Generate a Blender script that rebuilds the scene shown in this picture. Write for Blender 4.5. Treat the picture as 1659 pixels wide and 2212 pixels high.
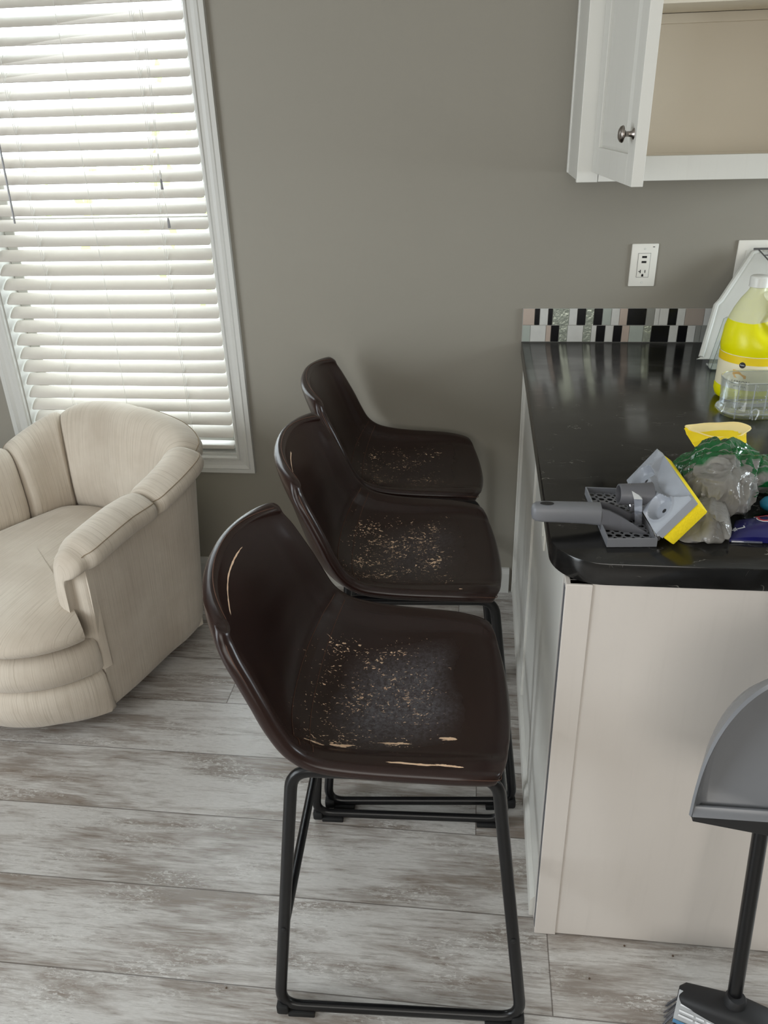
import bpy, bmesh, math, random
from mathutils import Vector, Matrix, noise
random.seed(7)
PI = math.pi
for o in list(bpy.data.objects):
    bpy.data.objects.remove(o)
SC = bpy.context.scene
COL = SC.collection

# ------------------------------------------------------------------ camera
cam_d = bpy.data.cameras.new('camera')
cam = bpy.data.objects.new('camera', cam_d)
COL.objects.link(cam)
cam_d.sensor_fit = 'HORIZONTAL'
cam_d.sensor_width = 36.0
cam_d.lens = 36.0 * 1709.14 / 1659.0
cam_d.clip_start = 0.02
def cam_axes(roll, pitch, yaw):
    cy, sy, cp, sp = math.cos(yaw), math.sin(yaw), math.cos(pitch), math.sin(pitch)
    fwd = Vector((-sy * cp, cy * cp, -sp))
    right = Vector((cy, sy, 0))
    down = -right.cross(fwd)
    cr, sr = math.cos(roll), math.sin(roll)
    return right * cr - down * sr, right * sr + down * cr, fwd
ax_r, ax_d, ax_f = cam_axes(-0.03024904, 0.471538, 0.1283173)
cm = Matrix((ax_r, -ax_d, -ax_f)).transposed().to_4x4()
cm.translation = Vector((0.0, -2.456, 1.569))
cam.matrix_world = cm
SC.camera = cam

# ------------------------------------------------------------------ world, lights, exposure
SC.view_settings.view_transform = 'Standard'
SC.view_settings.look = 'None'
SC.view_settings.exposure = 0.0
SC.view_settings.gamma = 1.0
SC.view_settings.use_curve_mapping = False
W = bpy.data.worlds.new('daylight')
SC.world = W
W.use_nodes = True
W.node_tree.nodes['Background'].inputs[0].default_value = (0.86, 0.93, 1.0, 1)
W.node_tree.nodes['Background'].inputs[1].default_value = 6.0
def area(name, loc, target, sx, sy, power, color):
    l = bpy.data.lights.new(name, 'AREA')
    l.shape = 'RECTANGLE'; l.size = sx; l.size_y = sy; l.energy = power; l.color = color
    o = bpy.data.objects.new(name, l)
    COL.objects.link(o)
    o.location = loc
    d = Vector(target) - Vector(loc)
    o.rotation_euler = d.to_track_quat('-Z', 'Y').to_euler()
    return o
area('unseen_light_left', (-2.96, -2.4, 1.15), (0, -1.6, 0.5), 2.8, 2.0, 135, (0.88, 0.95, 1.0))  # added area light before a solid wall, standing in for an unseen window
area('unseen_light_behind', (0.0, -4.85, 1.35), (-0.3, -0.5, 0.5), 2.6, 1.8, 62, (1.0, 0.97, 0.92))  # added area light behind the camera; that wall has no window
area('unseen_light_right', (2.6, -0.9, 1.45), (0.6, -0.6, 0.95), 0.9, 0.8, 40, (0.84, 0.94, 1.0))  # area light for an unseen kitchen window; the wall has no opening
area('window_light_blinds', (-1.19, 0.16, 1.27), (-1.0, -1.2, 0.9), 0.74, 1.5, 5, (0.90, 0.96, 1.0))

# ------------------------------------------------------------------ helpers
def LIN(r, g, b):
    f = lambda c: (c / 255 / 12.92) if c <= 10 else ((c / 255 + 0.055) / 1.055) ** 2.4
    return (f(r), f(g), f(b), 1)
class NT:
    def __init__(s, name):
        s.m = bpy.data.materials.new(name); s.m.use_nodes = True
        s.t = s.m.node_tree; s.b = s.t.nodes['Principled BSDF']; s.out = s.t.nodes['Material Output']
    def n(s, typ, **kw):
        nd = s.t.nodes.new('ShaderNode' + typ)
        for k, v in kw.items():
            if hasattr(nd, k): setattr(nd, k, v)
            else: nd.inputs[k].default_value = v
        return nd
    def l(s, a, b):
        s.t.links.new(a, b)
    def val(s, sock, x):
        if isinstance(x, bpy.types.NodeSocket): s.l(x, sock)
        else: sock.default_value = x
    def math(s, op, a, b=0.0, c=None, clamp=False):
        nd = s.t.nodes.new('ShaderNodeMath'); nd.operation = op; nd.use_clamp = clamp
        s.val(nd.inputs[0], a); s.val(nd.inputs[1], b)
        if c is not None: s.val(nd.inputs[2], c)
        return nd.outputs[0]
    def mix(s, f, a, b):
        nd = s.t.nodes.new('ShaderNodeMix'); nd.data_type = 'RGBA'
        s.val(nd.inputs[0], f); s.val(nd.inputs[6], a); s.val(nd.inputs[7], b)
        return nd.outputs[2]
    def mr(s, x, a, b, c=0.0, d=1.0):
        nd = s.t.nodes.new('ShaderNodeMapRange'); nd.clamp = True
        s.val(nd.inputs[0], x); s.val(nd.inputs[1], a); s.val(nd.inputs[2], b); s.val(nd.inputs[3], c); s.val(nd.inputs[4], d)
        return nd.outputs[0]
    def coord(s, kind='Object', scale=(1, 1, 1), loc=(0, 0, 0)):
        tc = s.t.nodes.new('ShaderNodeTexCoord'); mp = s.t.nodes.new('ShaderNodeMapping')
        mp.inputs['Scale'].default_value = scale; mp.inputs['Location'].default_value = loc
        s.l(tc.outputs[kind], mp.inputs[0])
        return mp.outputs[0]
    def noise(s, vec, scale, detail=3.0, rough=0.5, dist=0.0, w=None):
        nd = s.t.nodes.new('ShaderNodeTexNoise')
        if w is not None: nd.noise_dimensions = '4D'; nd.inputs['W'].default_value = w
        s.l(vec, nd.inputs['Vector'])
        nd.inputs['Scale'].default_value = scale; nd.inputs['Detail'].default_value = detail
        nd.inputs['Roughness'].default_value = rough; nd.inputs['Distortion'].default_value = dist
        return nd.outputs['Fac']
    def bump(s, h, strength, dist=0.002):
        nd = s.t.nodes.new('ShaderNodeBump'); nd.inputs['Strength'].default_value = strength
        nd.inputs['Distance'].default_value = dist
        s.l(h, nd.inputs['Height']); s.l(nd.outputs[0], s.b.inputs['Normal'])
    def base(s, color=None, rough=None, metal=None, spec=None):
        if color is not None: s.val(s.b.inputs['Base Color'], color)
        if rough is not None: s.val(s.b.inputs['Roughness'], rough)
        if metal is not None: s.val(s.b.inputs['Metallic'], metal)
        if spec is not None: s.val(s.b.inputs['Specular IOR Level'], spec)
        return s
def plain(name, color, rough=0.5, metal=0.0, spec=0.5, var=0.06, scale=30.0, bump=0.0):
    k = NT(name)
    v = k.noise(k.coord(), scale, 3)
    dark = tuple(c * (1 - var) for c in color[:3]) + (1,)
    lite = tuple(min(1, c * (1 + var)) for c in color[:3]) + (1,)
    k.base(k.mix(v, dark, lite), rough, metal, spec)
    if bump: k.bump(v, bump)
    return k.m
def glassy(name, tint, gloss=0.10, alpha=0.12, rough=0.03):
    k = NT(name)
    tr = k.n('BsdfTransparent'); tr.inputs[0].default_value = tint
    gl = k.n('BsdfGlossy'); gl.inputs['Roughness'].default_value = rough; gl.inputs[0].default_value = (1, 1, 1, 1)
    lw = k.n('LayerWeight'); lw.inputs[0].default_value = 0.35
    f = k.mr(lw.outputs['Facing'], 0.0, 1.0, gloss * 0.6, min(1, gloss * 6))
    mx = k.n('MixShader'); k.l(f, mx.inputs[0]); k.l(tr.outputs[0], mx.inputs[1]); k.l(gl.outputs[0], mx.inputs[2])
    df = k.n('BsdfDiffuse'); df.inputs[0].default_value = tint
    m2 = k.n('MixShader'); m2.inputs[0].default_value = alpha
    k.l(mx.outputs[0], m2.inputs[1]); k.l(df.outputs[0], m2.inputs[2])
    k.l(m2.outputs[0], k.out.inputs[0])
    return k.m

class MB:
    """collects shapes into one mesh"""
    def __init__(s):
        s.v, s.f, s.mi, s.uv = [], [], [], {}
    def add(s, vs, fs, mi=0, uvs=None):
        n = len(s.v)
        s.v += [tuple(p) for p in vs]
        for k, f in enumerate(fs):
            if uvs: s.uv[len(s.f)] = [uvs[i] for i in f]
            s.f.append(tuple(i + n for i in f)); s.mi.append(mi)
        return s
    def box(s, x0, x1, y0, y1, z0, z1, bev=0.0, mi=0, mat=None, seg=2):
        bm = bmesh.new()
        bmesh.ops.create_cube(bm, size=1.0)
        for v in bm.verts:
            v.co = Vector(((x0 + x1) / 2 + v.co.x * (x1 - x0), (y0 + y1) / 2 + v.co.y * (y1 - y0), (z0 + z1) / 2 + v.co.z * (z1 - z0)))
        if bev > 0:
            bmesh.ops.bevel(bm, geom=bm.edges[:], offset=bev, segments=seg, affect='EDGES', profile=0.5)
        if mat: bm.transform(mat)
        return s.frombm(bm, mi)
    def frombm(s, bm, mi=0):
        bm.verts.index_update()
        s.add([v.co.copy() for v in bm.verts], [[v.index for v in f.verts] for f in bm.faces], mi)
        bm.free()
        return s
    def prism(s, poly, vec, bev=0.0, mi=0, mat=None, seg=2):
        """poly = list of 3D points (planar), extruded along vec"""
        bm = bmesh.new()
        a = [bm.verts.new(p) for p in poly]
        b = [bm.verts.new(Vector(p) + Vector(vec)) for p in poly]
        n = len(poly)
        bm.faces.new(a[::-1]); bm.faces.new(b)
        for i in range(n):
            bm.faces.new((a[i], a[(i + 1) % n], b[(i + 1) % n], b[i]))
        bmesh.ops.recalc_face_normals(bm, faces=bm.faces[:])
        if bev > 0:
            es = [e for e in bm.edges if len(e.link_faces) == 2 and e.calc_face_angle(0) > 0.6]
            bmesh.ops.bevel(bm, geom=es, offset=bev, segments=seg, affect='EDGES', profile=0.5)
        if mat: bm.transform(mat)
        return s.frombm(bm, mi)
    def loft(s, rings, closed=True, cap0=False, cap1=False, mi=0, uvs=None, loop=False):
        """rings of equal length -> quads"""
        n = len(rings[0]); vs = [p for r in rings for p in r]; fs = []; R = len(rings)
        for i in range(R if loop else R - 1):
            i2 = (i + 1) % R
            for j in range(n if closed else n - 1):
                j2 = (j + 1) % n
                fs.append((i * n + j, i * n + j2, i2 * n + j2, i2 * n + j))
        if cap0: fs.append(tuple(range(n))[::-1])
        if cap1: fs.append(tuple((R - 1) * n + j for j in range(n)))
        return s.add(vs, fs, mi, uvs)
    def tube(s, pts, r, seg=10, closed=False, mi=0, ry=None, up=None):
        pts = [Vector(p) for p in pts]; n = len(pts); rings = []
        ref = Vector(up) if up else None
        for i, p in enumerate(pts):
            if closed: t = pts[(i + 1) % n] - pts[i - 1]
            else: t = pts[min(i + 1, n - 1)] - pts[max(i - 1, 0)]
            t.normalize()
            u = ref or (Vector((0, 0, 1)) if abs(t.z) < 0.95 else Vector((1, 0, 0)))
            if ref is None and rings:
                u = last
            a = (u - t * u.dot(t))
            if a.length < 1e-6: a = t.orthogonal()
            a.normalize(); b = t.cross(a); last = a
            rr = r[i] if isinstance(r, (list, tuple)) else r
            r2 = ry if ry else rr
            rings.append([p + a * (math.cos(k * 2 * PI / seg) * rr) + b * (math.sin(k * 2 * PI / seg) * r2) for k in range(seg)])
        return s.loft(rings, True, not closed, not closed, mi, loop=closed)
    def lathe(s, prof, center=(0, 0, 0), seg=28, mi=0, mat=None):
        """prof = (r, z) list, rotates about z"""
        rings = []
        for r, z in prof:
            rings.append([Vector((center[0] + math.cos(k * 2 * PI / seg) * r, center[1] + math.sin(k * 2 * PI / seg) * r, center[2] + z)) for k in range(seg)])
        if mat: rings = [[mat @ p for p in rg] for rg in rings]
        return s.loft(rings, True, prof[0][0] > 1e-6, prof[-1][0] > 1e-6, mi)
BASE = {}
def obj(name, mb, mats, parent=None, smooth=True, angle=40, world=True, kind=None):
    me = bpy.data.meshes.new(name)
    me.from_pydata([tuple(p) for p in mb.v], [], mb.f)
    if mb.uv:
        ul = me.uv_layers.new(name='UVMap')
        for p in me.polygons:
            u = mb.uv.get(p.index)
            if u:
                for k, li in enumerate(p.loop_indices): ul.data[li].uv = u[k]
    mats = mats if isinstance(mats, (list, tuple)) else [mats]
    for m in mats: me.materials.append(m)
    for p, k in zip(me.polygons, mb.mi): p.material_index = k
    bm = bmesh.new(); bm.from_mesh(me)
    bmesh.ops.recalc_face_normals(bm, faces=bm.faces[:])
    bm.to_mesh(me); bm.free()
    if smooth:
        me.polygons.foreach_set('use_smooth', [True] * len(me.polygons))
        me.set_sharp_from_angle(angle=math.radians(angle))
    o = bpy.data.objects.new(name, me)
    COL.objects.link(o)
    if parent is not None:
        o.parent = parent
        if world: me.transform(BASE[parent.name].inverted())
        BASE[o.name] = BASE[parent.name]
    else:
        BASE[o.name] = Matrix.Identity(4)
    if kind: o['kind'] = kind
    return o
def thing(name, label, cat, loc=(0, 0, 0), rz=0.0, group=None):
    o = bpy.data.objects.new(name, None); COL.objects.link(o)
    o.empty_display_size = 0.1
    o.location = loc; o.rotation_euler = (0, 0, rz)
    BASE[o.name] = Matrix.Translation(Vector(loc)) @ Matrix.Rotation(rz, 4, 'Z')
    return tag(o, label, cat, group)
def tag(o, label, cat, group=None):
    o['label'] = label; o['category'] = cat
    if group: o['group'] = group
    return o
def struct(name, mb, mat, smooth=False):
    return obj(name, mb, mat, None, smooth, kind='structure')
def cr(vals, t):
    """catmull-rom through list of tuples, t in [0,1]"""
    n = len(vals) - 1; x = min(max(t, 0), 1) * n; i = min(int(x), n - 1); f = x - i
    g = lambda k: vals[min(max(k, 0), n)]
    out = []
    for a, b, c, d in zip(g(i - 1), g(i), g(i + 1), g(i + 2)):
        out.append(0.5 * ((2 * b) + (-a + c) * f + (2 * a - 5 * b + 4 * c - d) * f * f + (-a + 3 * b - 3 * c + d) * f ** 3))
    return out
def arc_pts(c, r, a0, a1, n, f):
    return [f(c[0] + r * math.cos(a0 + (a1 - a0) * k / n), c[1] + r * math.sin(a0 + (a1 - a0) * k / n)) for k in range(n + 1)]
def text(name, s, size, mat, M, parent, depth=0.0004, align='CENTER', bend=None):
    """lettering as a thin mesh; M places the text plane (x right, y up, z out); bend(x,y) -> point"""
    cu = bpy.data.curves.new(name, 'FONT'); cu.body = s; cu.size = size; cu.extrude = depth
    cu.align_x = align; cu.align_y = 'CENTER'; cu.resolution_u = 3
    tmp = bpy.data.objects.new('tmp', cu); COL.objects.link(tmp)
    dg = bpy.context.evaluated_depsgraph_get(); dg.update()
    me = bpy.data.meshes.new_from_object(tmp.evaluated_get(dg))
    bpy.data.objects.remove(tmp)
    mb = MB()
    vs = [v.co.copy() for v in me.vertices]
    vs = [bend(v) for v in vs] if bend else [M @ v for v in vs]
    mb.add(vs, [list(p.vertices) for p in me.polygons])
    bpy.data.meshes.remove(me)
    return obj(name, mb, mat, parent, smooth=False)

# ------------------------------------------------------------------ materials
def mat_wall():
    k = NT('wall_paint')
    n1 = k.noise(k.coord(), 2.2, 3); n2 = k.noise(k.coord(), 260, 2)
    k.base(k.mix(n1, LIN(136, 131, 120), LIN(141, 136, 125)), 0.55)
    k.bump(n2, 0.12, 0.0006)
    return k.m
def mat_floor():
    k = NT('vinyl_plank')
    co = k.coord(); sp = k.n('SeparateXYZ'); k.l(co, sp.inputs[0])
    X, Y = sp.outputs[0], sp.outputs[1]
    r = k.math('DIVIDE', k.math('ADD', Y, 1.512), 0.2077)
    row = k.math('FLOOR', r); fy = k.math('FRACT', r)
    off = k.math('ADD', 0.177, k.math('MULTIPLY', row, k.math('ADD', 0.7229, k.math('MULTIPLY', row, k.math('ADD', -0.8001, k.math('MULTIPLY', row, 0.2002))))))
    c = k.math('DIVIDE', k.math('SUBTRACT', X, off), 1.9)
    colm = k.math('FLOOR', c); fx = k.math('FRACT', c)
    # seams
    ey = k.math('MULTIPLY', k.math('MINIMUM', fy, k.math('SUBTRACT', 1.0, fy)), 0.2077)
    ex = k.math('MULTIPLY', k.math('MINIMUM', fx, k.math('SUBTRACT', 1.0, fx)), 1.9)
    seam = k.mr(k.math('MINIMUM', ex, ey), 0.0006, 0.0019, 1.0, 0.0)
    idc = k.n('CombineXYZ'); k.l(row, idc.inputs[0]); k.l(colm, idc.inputs[1])
    wn = k.n('TexWhiteNoise'); wn.noise_dimensions = '3D'; k.l(idc.outputs[0], wn.inputs['Vector'])
    pl = wn.outputs['Value']
    # per plank shifted coordinates
    sh = k.n('CombineXYZ'); k.l(k.math('ADD', X, k.math('MULTIPLY', pl, 17.0)), sh.inputs[0]); k.l(k.math('ADD', Y, k.math('MULTIPLY', row, 3.7)), sh.inputs[1]); k.l(pl, sh.inputs[2])
    def st(sx, sy):
        mp = k.n('Mapping'); k.l(sh.outputs[0], mp.inputs[0]); mp.inputs['Scale'].default_value = (sx, sy, 1); return mp.outputs[0]
    broad = k.noise(st(1.6, 7.0), 1.6, 4, 0.6, 0.4)
    grain = k.noise(st(5.0, 60.0), 2.2, 6, 0.65, 0.3)
    flake = k.noise(st(30.0, 85.0), 2.4, 8, 0.75, 0.4)
    fine = k.noise(st(40.0, 260.0), 1.5, 4, 0.6)
    f1 = k.mr(k.math('ADD', k.math('MULTIPLY', broad, 0.62), k.math('MULTIPLY', grain, 0.38)), 0.41, 0.55)
    colr = k.mix(f1, LIN(146, 137, 129), LIN(206, 203, 199))
    brown = k.mr(k.noise(st(1.3, 8.0), 1.9, 8, 0.68, 0.5), 0.51, 0.66)
    colr = k.mix(k.math('MULTIPLY', brown, 0.70), colr, LIN(122, 106, 92))
    gate = k.mr(k.noise(st(3.0, 9.0), 1.5, 3, 0.55), 0.48, 0.62)
    white = k.mr(flake, 0.53, 0.56)
    colr = k.mix(k.math('MULTIPLY', white, k.math('MULTIPLY', gate, 0.80)), colr, LIN(218, 216, 212))
    darkf = k.mr(k.noise(st(11.0, 95.0), 3.0, 7, 0.75, 0.5), 0.56, 0.62)
    colr = k.mix(k.math('MULTIPLY', darkf, k.mr(gate, 0.0, 1.0, 0.22, 0.52)), colr, LIN(108, 99, 92))
    colr = k.mix(k.mr(fine, 0.35, 0.65, 0.0, 0.20), colr, LIN(134, 128, 122))
    tone = k.math('ADD', 0.90, k.math('MULTIPLY', pl, 0.16))
    hs = k.n('HueSaturation'); k.l(tone, hs.inputs['Value']); k.l(colr, hs.inputs['Color'])
    colr = k.mix(k.math('MULTIPLY', seam, 0.75), hs.outputs[0], LIN(72, 62, 56))
    k.base(colr, k.mr(grain, 0.3, 0.7, 0.25, 0.36), 0.0, 0.5)
    h = k.math('SUBTRACT', k.math('MULTIPLY', k.math('ADD', fine, flake), 0.25), k.math('MULTIPLY', seam, 0.8))
    k.bump(h, 0.25, 0.0012)
    return k.m
def mat_counter():
    k = NT('black_laminate')
    co = k.coord()
    cl = k.noise(k.coord(scale=(3.5, 9, 3)), 1.6, 5, 0.6, 0.6)
    fine = k.noise(k.coord(scale=(20, 60, 20)), 3.0, 4, 0.7)
    c1 = k.mix(k.mr(cl, 0.35, 0.7), LIN(13, 13, 13), LIN(32, 31, 30))
    c1 = k.mix(k.mr(fine, 0.45, 0.75, 0.0, 0.5), c1, LIN(30, 30, 29))
    # thin pale veins
    v = k.noise(k.coord(scale=(5, 13, 3), loc=(3.7, 1.3, 0.4)), 1.5, 4, 0.6, 0.5)
    vein = k.mr(k.math('ABSOLUTE', k.math('SUBTRACT', v, 0.52)), 0.0, 0.0036, 1.0, 0.0)
    gate = k.mr(k.noise(co, 13, 4), 0.52, 0.60)
    c1 = k.mix(k.math('MULTIPLY', k.math('MULTIPLY', vein, gate), 0.65), c1, LIN(150, 146, 138))
    k.base(c1, k.mr(cl, 0.3, 0.7, 0.13, 0.22), 0, 0.5)
    k.bump(fine, 0.05, 0.0005)
    return k.m
def mat_leather(name, w, tears, specks, worn):  # worn sets the seat scuffing and the highlight painted with it
    k = NT(name)
    co = k.coord(); sp = k.n('SeparateXYZ'); k.l(co, sp.inputs[0]); X, Y, Z = sp.outputs
    base = k.mix(k.noise(co, 7, 4, w=w), LIN(32, 18, 15), LIN(44, 27, 23))
    crease = k.noise(co, 150, 4, 0.65, 0.8, w=w)
    def win(v, a, b, s): return k.math('MULTIPLY', k.mr(v, a - s, a + s), k.mr(v, b - s, b + s, 1.0, 0.0))
    seat = k.math('MULTIPLY', k.math('MULTIPLY', win(X, -0.19, 0.10, 0.05), win(Y, -0.19, 0.16, 0.04)), k.mr(Z, 0.70, 0.76, 1.0, 0.0))
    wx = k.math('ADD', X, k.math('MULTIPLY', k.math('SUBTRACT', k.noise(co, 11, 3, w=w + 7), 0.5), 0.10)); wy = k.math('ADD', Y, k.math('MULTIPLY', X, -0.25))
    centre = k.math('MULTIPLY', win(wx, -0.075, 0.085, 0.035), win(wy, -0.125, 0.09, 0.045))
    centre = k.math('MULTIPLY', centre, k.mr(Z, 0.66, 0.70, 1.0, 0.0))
    # scuffed, dulled seat middle, with a pale bluish highlight painted into its colour
    scuff_sheen = k.math('MULTIPLY', centre, k.mr(crease, 0.40, 0.62, 0.25, 1.0))
    col = k.mix(k.math('MULTIPLY', scuff_sheen, worn), base, LIN(104, 102, 108))
    # small flecks
    clump = k.mr(k.noise(co, 15, 4, 0.6, w=w + 3), 0.33, 0.64, 0.45, 1.0)
    nf = k.noise(k.coord(scale=(1.0, 1.5, 1.2)), 80, 3, 0.6, 1.8, w=w + 5)
    thr = k.math('SUBTRACT', 0.80, k.math('MULTIPLY', k.math('MULTIPLY', seat, clump), specks))
    fl = k.mr(k.math('SUBTRACT', nf, thr), 0.0, 0.008)
    # long tears along the near side
    nt = k.noise(k.coord(scale=(13, 75, 20)), 1.0, 5, 0.62, 0.6, w=w + 1)
    t1 = k.math('MULTIPLY', k.mr(k.math('ABSOLUTE', k.math('ADD', k.math('SUBTRACT', Y, k.math('MULTIPLY', X, 0.163)), 0.150)), 0.0, 0.022, 1.0, 0.5), win(X, -0.16, 0.11, 0.01))
    t2 = k.math('MULTIPLY', k.mr(k.math('ABSOLUTE', k.math('ADD', Y, 0.2125)), 0.0, 0.008, 1.16, 0.40), win(X, -0.03, 0.13, 0.02))
    band = k.math('MULTIPLY', k.mr(Y, -0.224, -0.219), k.mr(Y, -0.112, -0.107, 1.0, 0.0))
    tt = k.math('MULTIPLY', k.math('MULTIPLY', k.math('MAXIMUM', t1, t2), band), k.mr(Z, 0.68, 0.70, 1.0, 0.0))
    tr = k.mr(k.math('SUBTRACT', nt, k.math('SUBTRACT', 1.0, k.math('MULTIPLY', tt, tears))), 0.0, 0.012)
    # split along the backrest roll
    cf = k.mr(Y, -0.001, 0.001, 2.4, 0.8)
    cu = k.math('ADD', k.math('SUBTRACT', Z, 0.8795), k.math('MULTIPLY', k.math('MULTIPLY', Y, Y), cf))
    wob = k.math('MULTIPLY', k.math('SUBTRACT', k.noise(co, 45, 3, w=w), 0.5), 0.006)
    bw = k.mr(k.noise(co, 24, 3, w=w + 2), 0.35, 0.65, 0.0004, 0.0030)
    bk = k.math('MULTIPLY', k.math('LESS_THAN', k.math('ABSOLUTE', k.math('ADD', cu, wob)), bw), win(Y, -0.112, 0.055 if tears > 0.4 else -0.02, 0.003))
    bk = k.math('MULTIPLY', k.math('MULTIPLY', bk, k.mr(X, -0.20, -0.19, 1.0, 0.0)), 1.0 if tears > 0.35 else 0.0)
    m = k.math('MAXIMUM', k.math('MAXIMUM', fl, tr), bk, clamp=True)
    tan = k.mix(k.noise(co, 60, 2), LIN(240, 216, 184), LIN(222, 178, 146))
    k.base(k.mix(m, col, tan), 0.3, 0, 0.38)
    rg = k.math('ADD', 0.27, k.math('MULTIPLY', centre, 0.13))
    k.l(k.math('MAXIMUM', rg, k.math('MULTIPLY', m, 0.85)), k.b.inputs['Roughness'])
    h = k.math('MULTIPLY', crease, k.mr(centre, 0.0, 1.0, 0.03, 0.8))
    k.bump(h, 0.22, 0.0009)
    return k.m
def mat_fabric():
    k = NT('cream_ribbed_fabric')
    tc = k.n('TexCoord'); sp = k.n('SeparateXYZ'); k.l(tc.outputs['UV'], sp.inputs[0])
    cb = k.n('CombineXYZ'); k.l(k.math('MULTIPLY', sp.outputs[0], 330.0), cb.inputs[0]); k.l(k.math('MULTIPLY', sp.outputs[1], 4.0), cb.inputs[1])
    rib = k.noise(cb.outputs[0], 1.0, 3, 0.6, 0.25)
    cb2 = k.n('CombineXYZ'); k.l(k.math('MULTIPLY', sp.outputs[0], 120.0), cb2.inputs[0]); k.l(k.math('MULTIPLY', sp.outputs[1], 1.5), cb2.inputs[1])
    rib2 = k.noise(cb2.outputs[0], 1.0, 3, 0.6, 0.2)
    st = k.noise(k.coord(), 5.0, 4, 0.6)
    c = k.mix(k.mr(st, 0.35, 0.7), LIN(205, 195, 181), LIN(187, 175, 160))
    c = k.mix(k.mr(rib, 0.50, 0.70, 0.0, 0.45), c, LIN(150, 138, 120))
    c = k.mix(k.mr(rib2, 0.55, 0.75, 0.0, 0.12), c, LIN(160, 148, 130))
    # grubby mark low on the side panel
    co = k.coord(); s3 = k.n('SeparateXYZ'); k.l(co, s3.inputs[0])
    dx = k.math('SUBTRACT', s3.outputs[1], 0.14); dz = k.math('SUBTRACT', s3.outputs[2], 0.25)
    d = k.math('SQRT', k.math('ADD', k.math('MULTIPLY', dx, dx), k.math('MULTIPLY', dz, dz)))
    side = k.mr(s3.outputs[0], 0.33, 0.36)
    gr = k.math('MULTIPLY', k.math('MULTIPLY', k.mr(d, 0.02, 0.17, 1.0, 0.0), side), k.mr(k.noise(co, 14, 4), 0.35, 0.65))
    c = k.mix(k.math('MULTIPLY', gr, 0.5), c, LIN(150, 144, 128))
    k.base(c, 0.9, 0, 0.15)
    k.b.inputs['Sheen Weight'].default_value = 0.2
    k.bump(k.math('ADD', rib, k.math('MULTIPLY', rib2, 0.5)), 0.35, 0.0016)
    return k.m
def mat_white_cab(name, c, rough=0.38):
    k = NT(name)
    co = k.coord(scale=(3, 3, 0.5))
    n1 = k.noise(co, 5, 4); sc = k.noise(k.coord(scale=(60, 60, 4)), 1.0, 3)
    k.base(k.mix(k.mr(sc, 0.55, 0.8, 0.0, 0.12), k.mix(n1, tuple(x * 0.97 for x in c[:3]) + (1,), c), LIN(170, 165, 158)), rough)
    k.bump(sc, 0.03, 0.0006)
    return k.m
M = {}
M['wall'] = mat_wall(); M['floor'] = mat_floor(); M['counter'] = mat_counter(); M['fabric'] = mat_fabric()
M['trim'] = plain('white_trim', LIN(196, 195, 190), 0.4, var=0.02)
M['ceil'] = plain('ceiling_white', LIN(225, 223, 218), 0.8, var=0.02)
M['cab'] = mat_white_cab('white_cabinet', LIN(212, 210, 203))
M['cabin'] = plain('cabinet_inside', LIN(224, 215, 199), 0.55, var=0.03, scale=8)
M['panel'] = mat_white_cab('end_panel_laminate', LIN(208, 201, 194), 0.30)
M['slat'] = plain('blind_slat', LIN(196, 190, 182), 0.42, var=0.02)
M['cord'] = plain('blind_cord', LIN(214, 212, 206), 0.7)
M['wand'] = plain('clear_grey_wand', LIN(122, 120, 122), 0.25)
M['plate'] = plain('white_plastic_plate', LIN(226, 223, 214), 0.35, var=0.02)
M['slot'] = plain('dark_slot', LIN(14, 14, 15), 0.5)
M['blackmetal'] = plain('black_powder_coat', LIN(12, 12, 14), 0.30, 0.0, 0.4, var=0.1, scale=60)
M['rubber'] = plain('black_rubber', LIN(12, 12, 13), 0.7)
M['stitch'] = plain('brown_thread', LIN(84, 56, 42), 0.8)
M['grey'] = plain('grey_plastic', LIN(112, 113, 117), 0.42, var=0.05, scale=20)
M['greylite'] = plain('light_grey_plastic', LIN(150, 154, 162), 0.36, var=0.07, scale=25)
M['greydark'] = plain('mid_grey_plastic', LIN(92, 92, 96), 0.42, var=0.06, scale=25)
M['chrome'] = plain('bright_metal', LIN(235, 235, 238), 0.22, 1.0, var=0.03)
M['nickel'] = plain('brushed_nickel', LIN(150, 142, 136), 0.28, 1.0, var=0.05)
M['sponge'] = plain('yellow_sponge', LIN(240, 214, 24), 0.9, var=0.10, scale=300, bump=0.5)
M['yellow'] = plain('yellow_rubber', LIN(246, 214, 20), 0.55, var=0.05, scale=30)
M['cream'] = plain('pale_glove_lining', LIN(244, 224, 160), 0.7, var=0.06, scale=40)
M['whiteplastic'] = plain('white_plastic', LIN(212, 212, 206), 0.35, var=0.03)
M['lip'] = plain('black_lip_rubber', LIN(24, 24, 26), 0.6)
M['paper'] = plain('grey_paper', LIN(168, 170, 172), 0.6, var=0.05)
M['blue'] = plain('blue_print', LIN(62, 118, 158), 0.5)
M['red'] = plain('red_print', LIN(178, 30, 44), 0.4)
M['white'] = plain('white_print', LIN(226, 228, 232), 0.5)
M['navy'] = plain('navy_film', LIN(26, 26, 92), 0.22, var=0.15, scale=12)
M['teal'] = plain('teal_film', LIN(38, 120, 150), 0.25, var=0.3, scale=40)
M['purple'] = plain('purple_film', LIN(70, 40, 110), 0.25, var=0.3, scale=40)
M['black'] = plain('black_print', LIN(20, 16, 18), 0.5)
M['label'] = plain('pale_label', LIN(236, 228, 196), 0.4, var=0.02)
M['gold'] = plain('yellow_label_stripe', LIN(234, 204, 22), 0.4, var=0.04)
M['orange'] = plain('amber_print', LIN(226, 166, 36), 0.4, var=0.06)
M['text'] = plain('grey_print', LIN(120, 118, 104), 0.5)
M['leaf'] = plain('leaf_green', LIN(190, 215, 120), 0.6, var=0.3, scale=3)
M['bark'] = plain('bark', LIN(90, 74, 60), 0.9, var=0.2)
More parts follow.
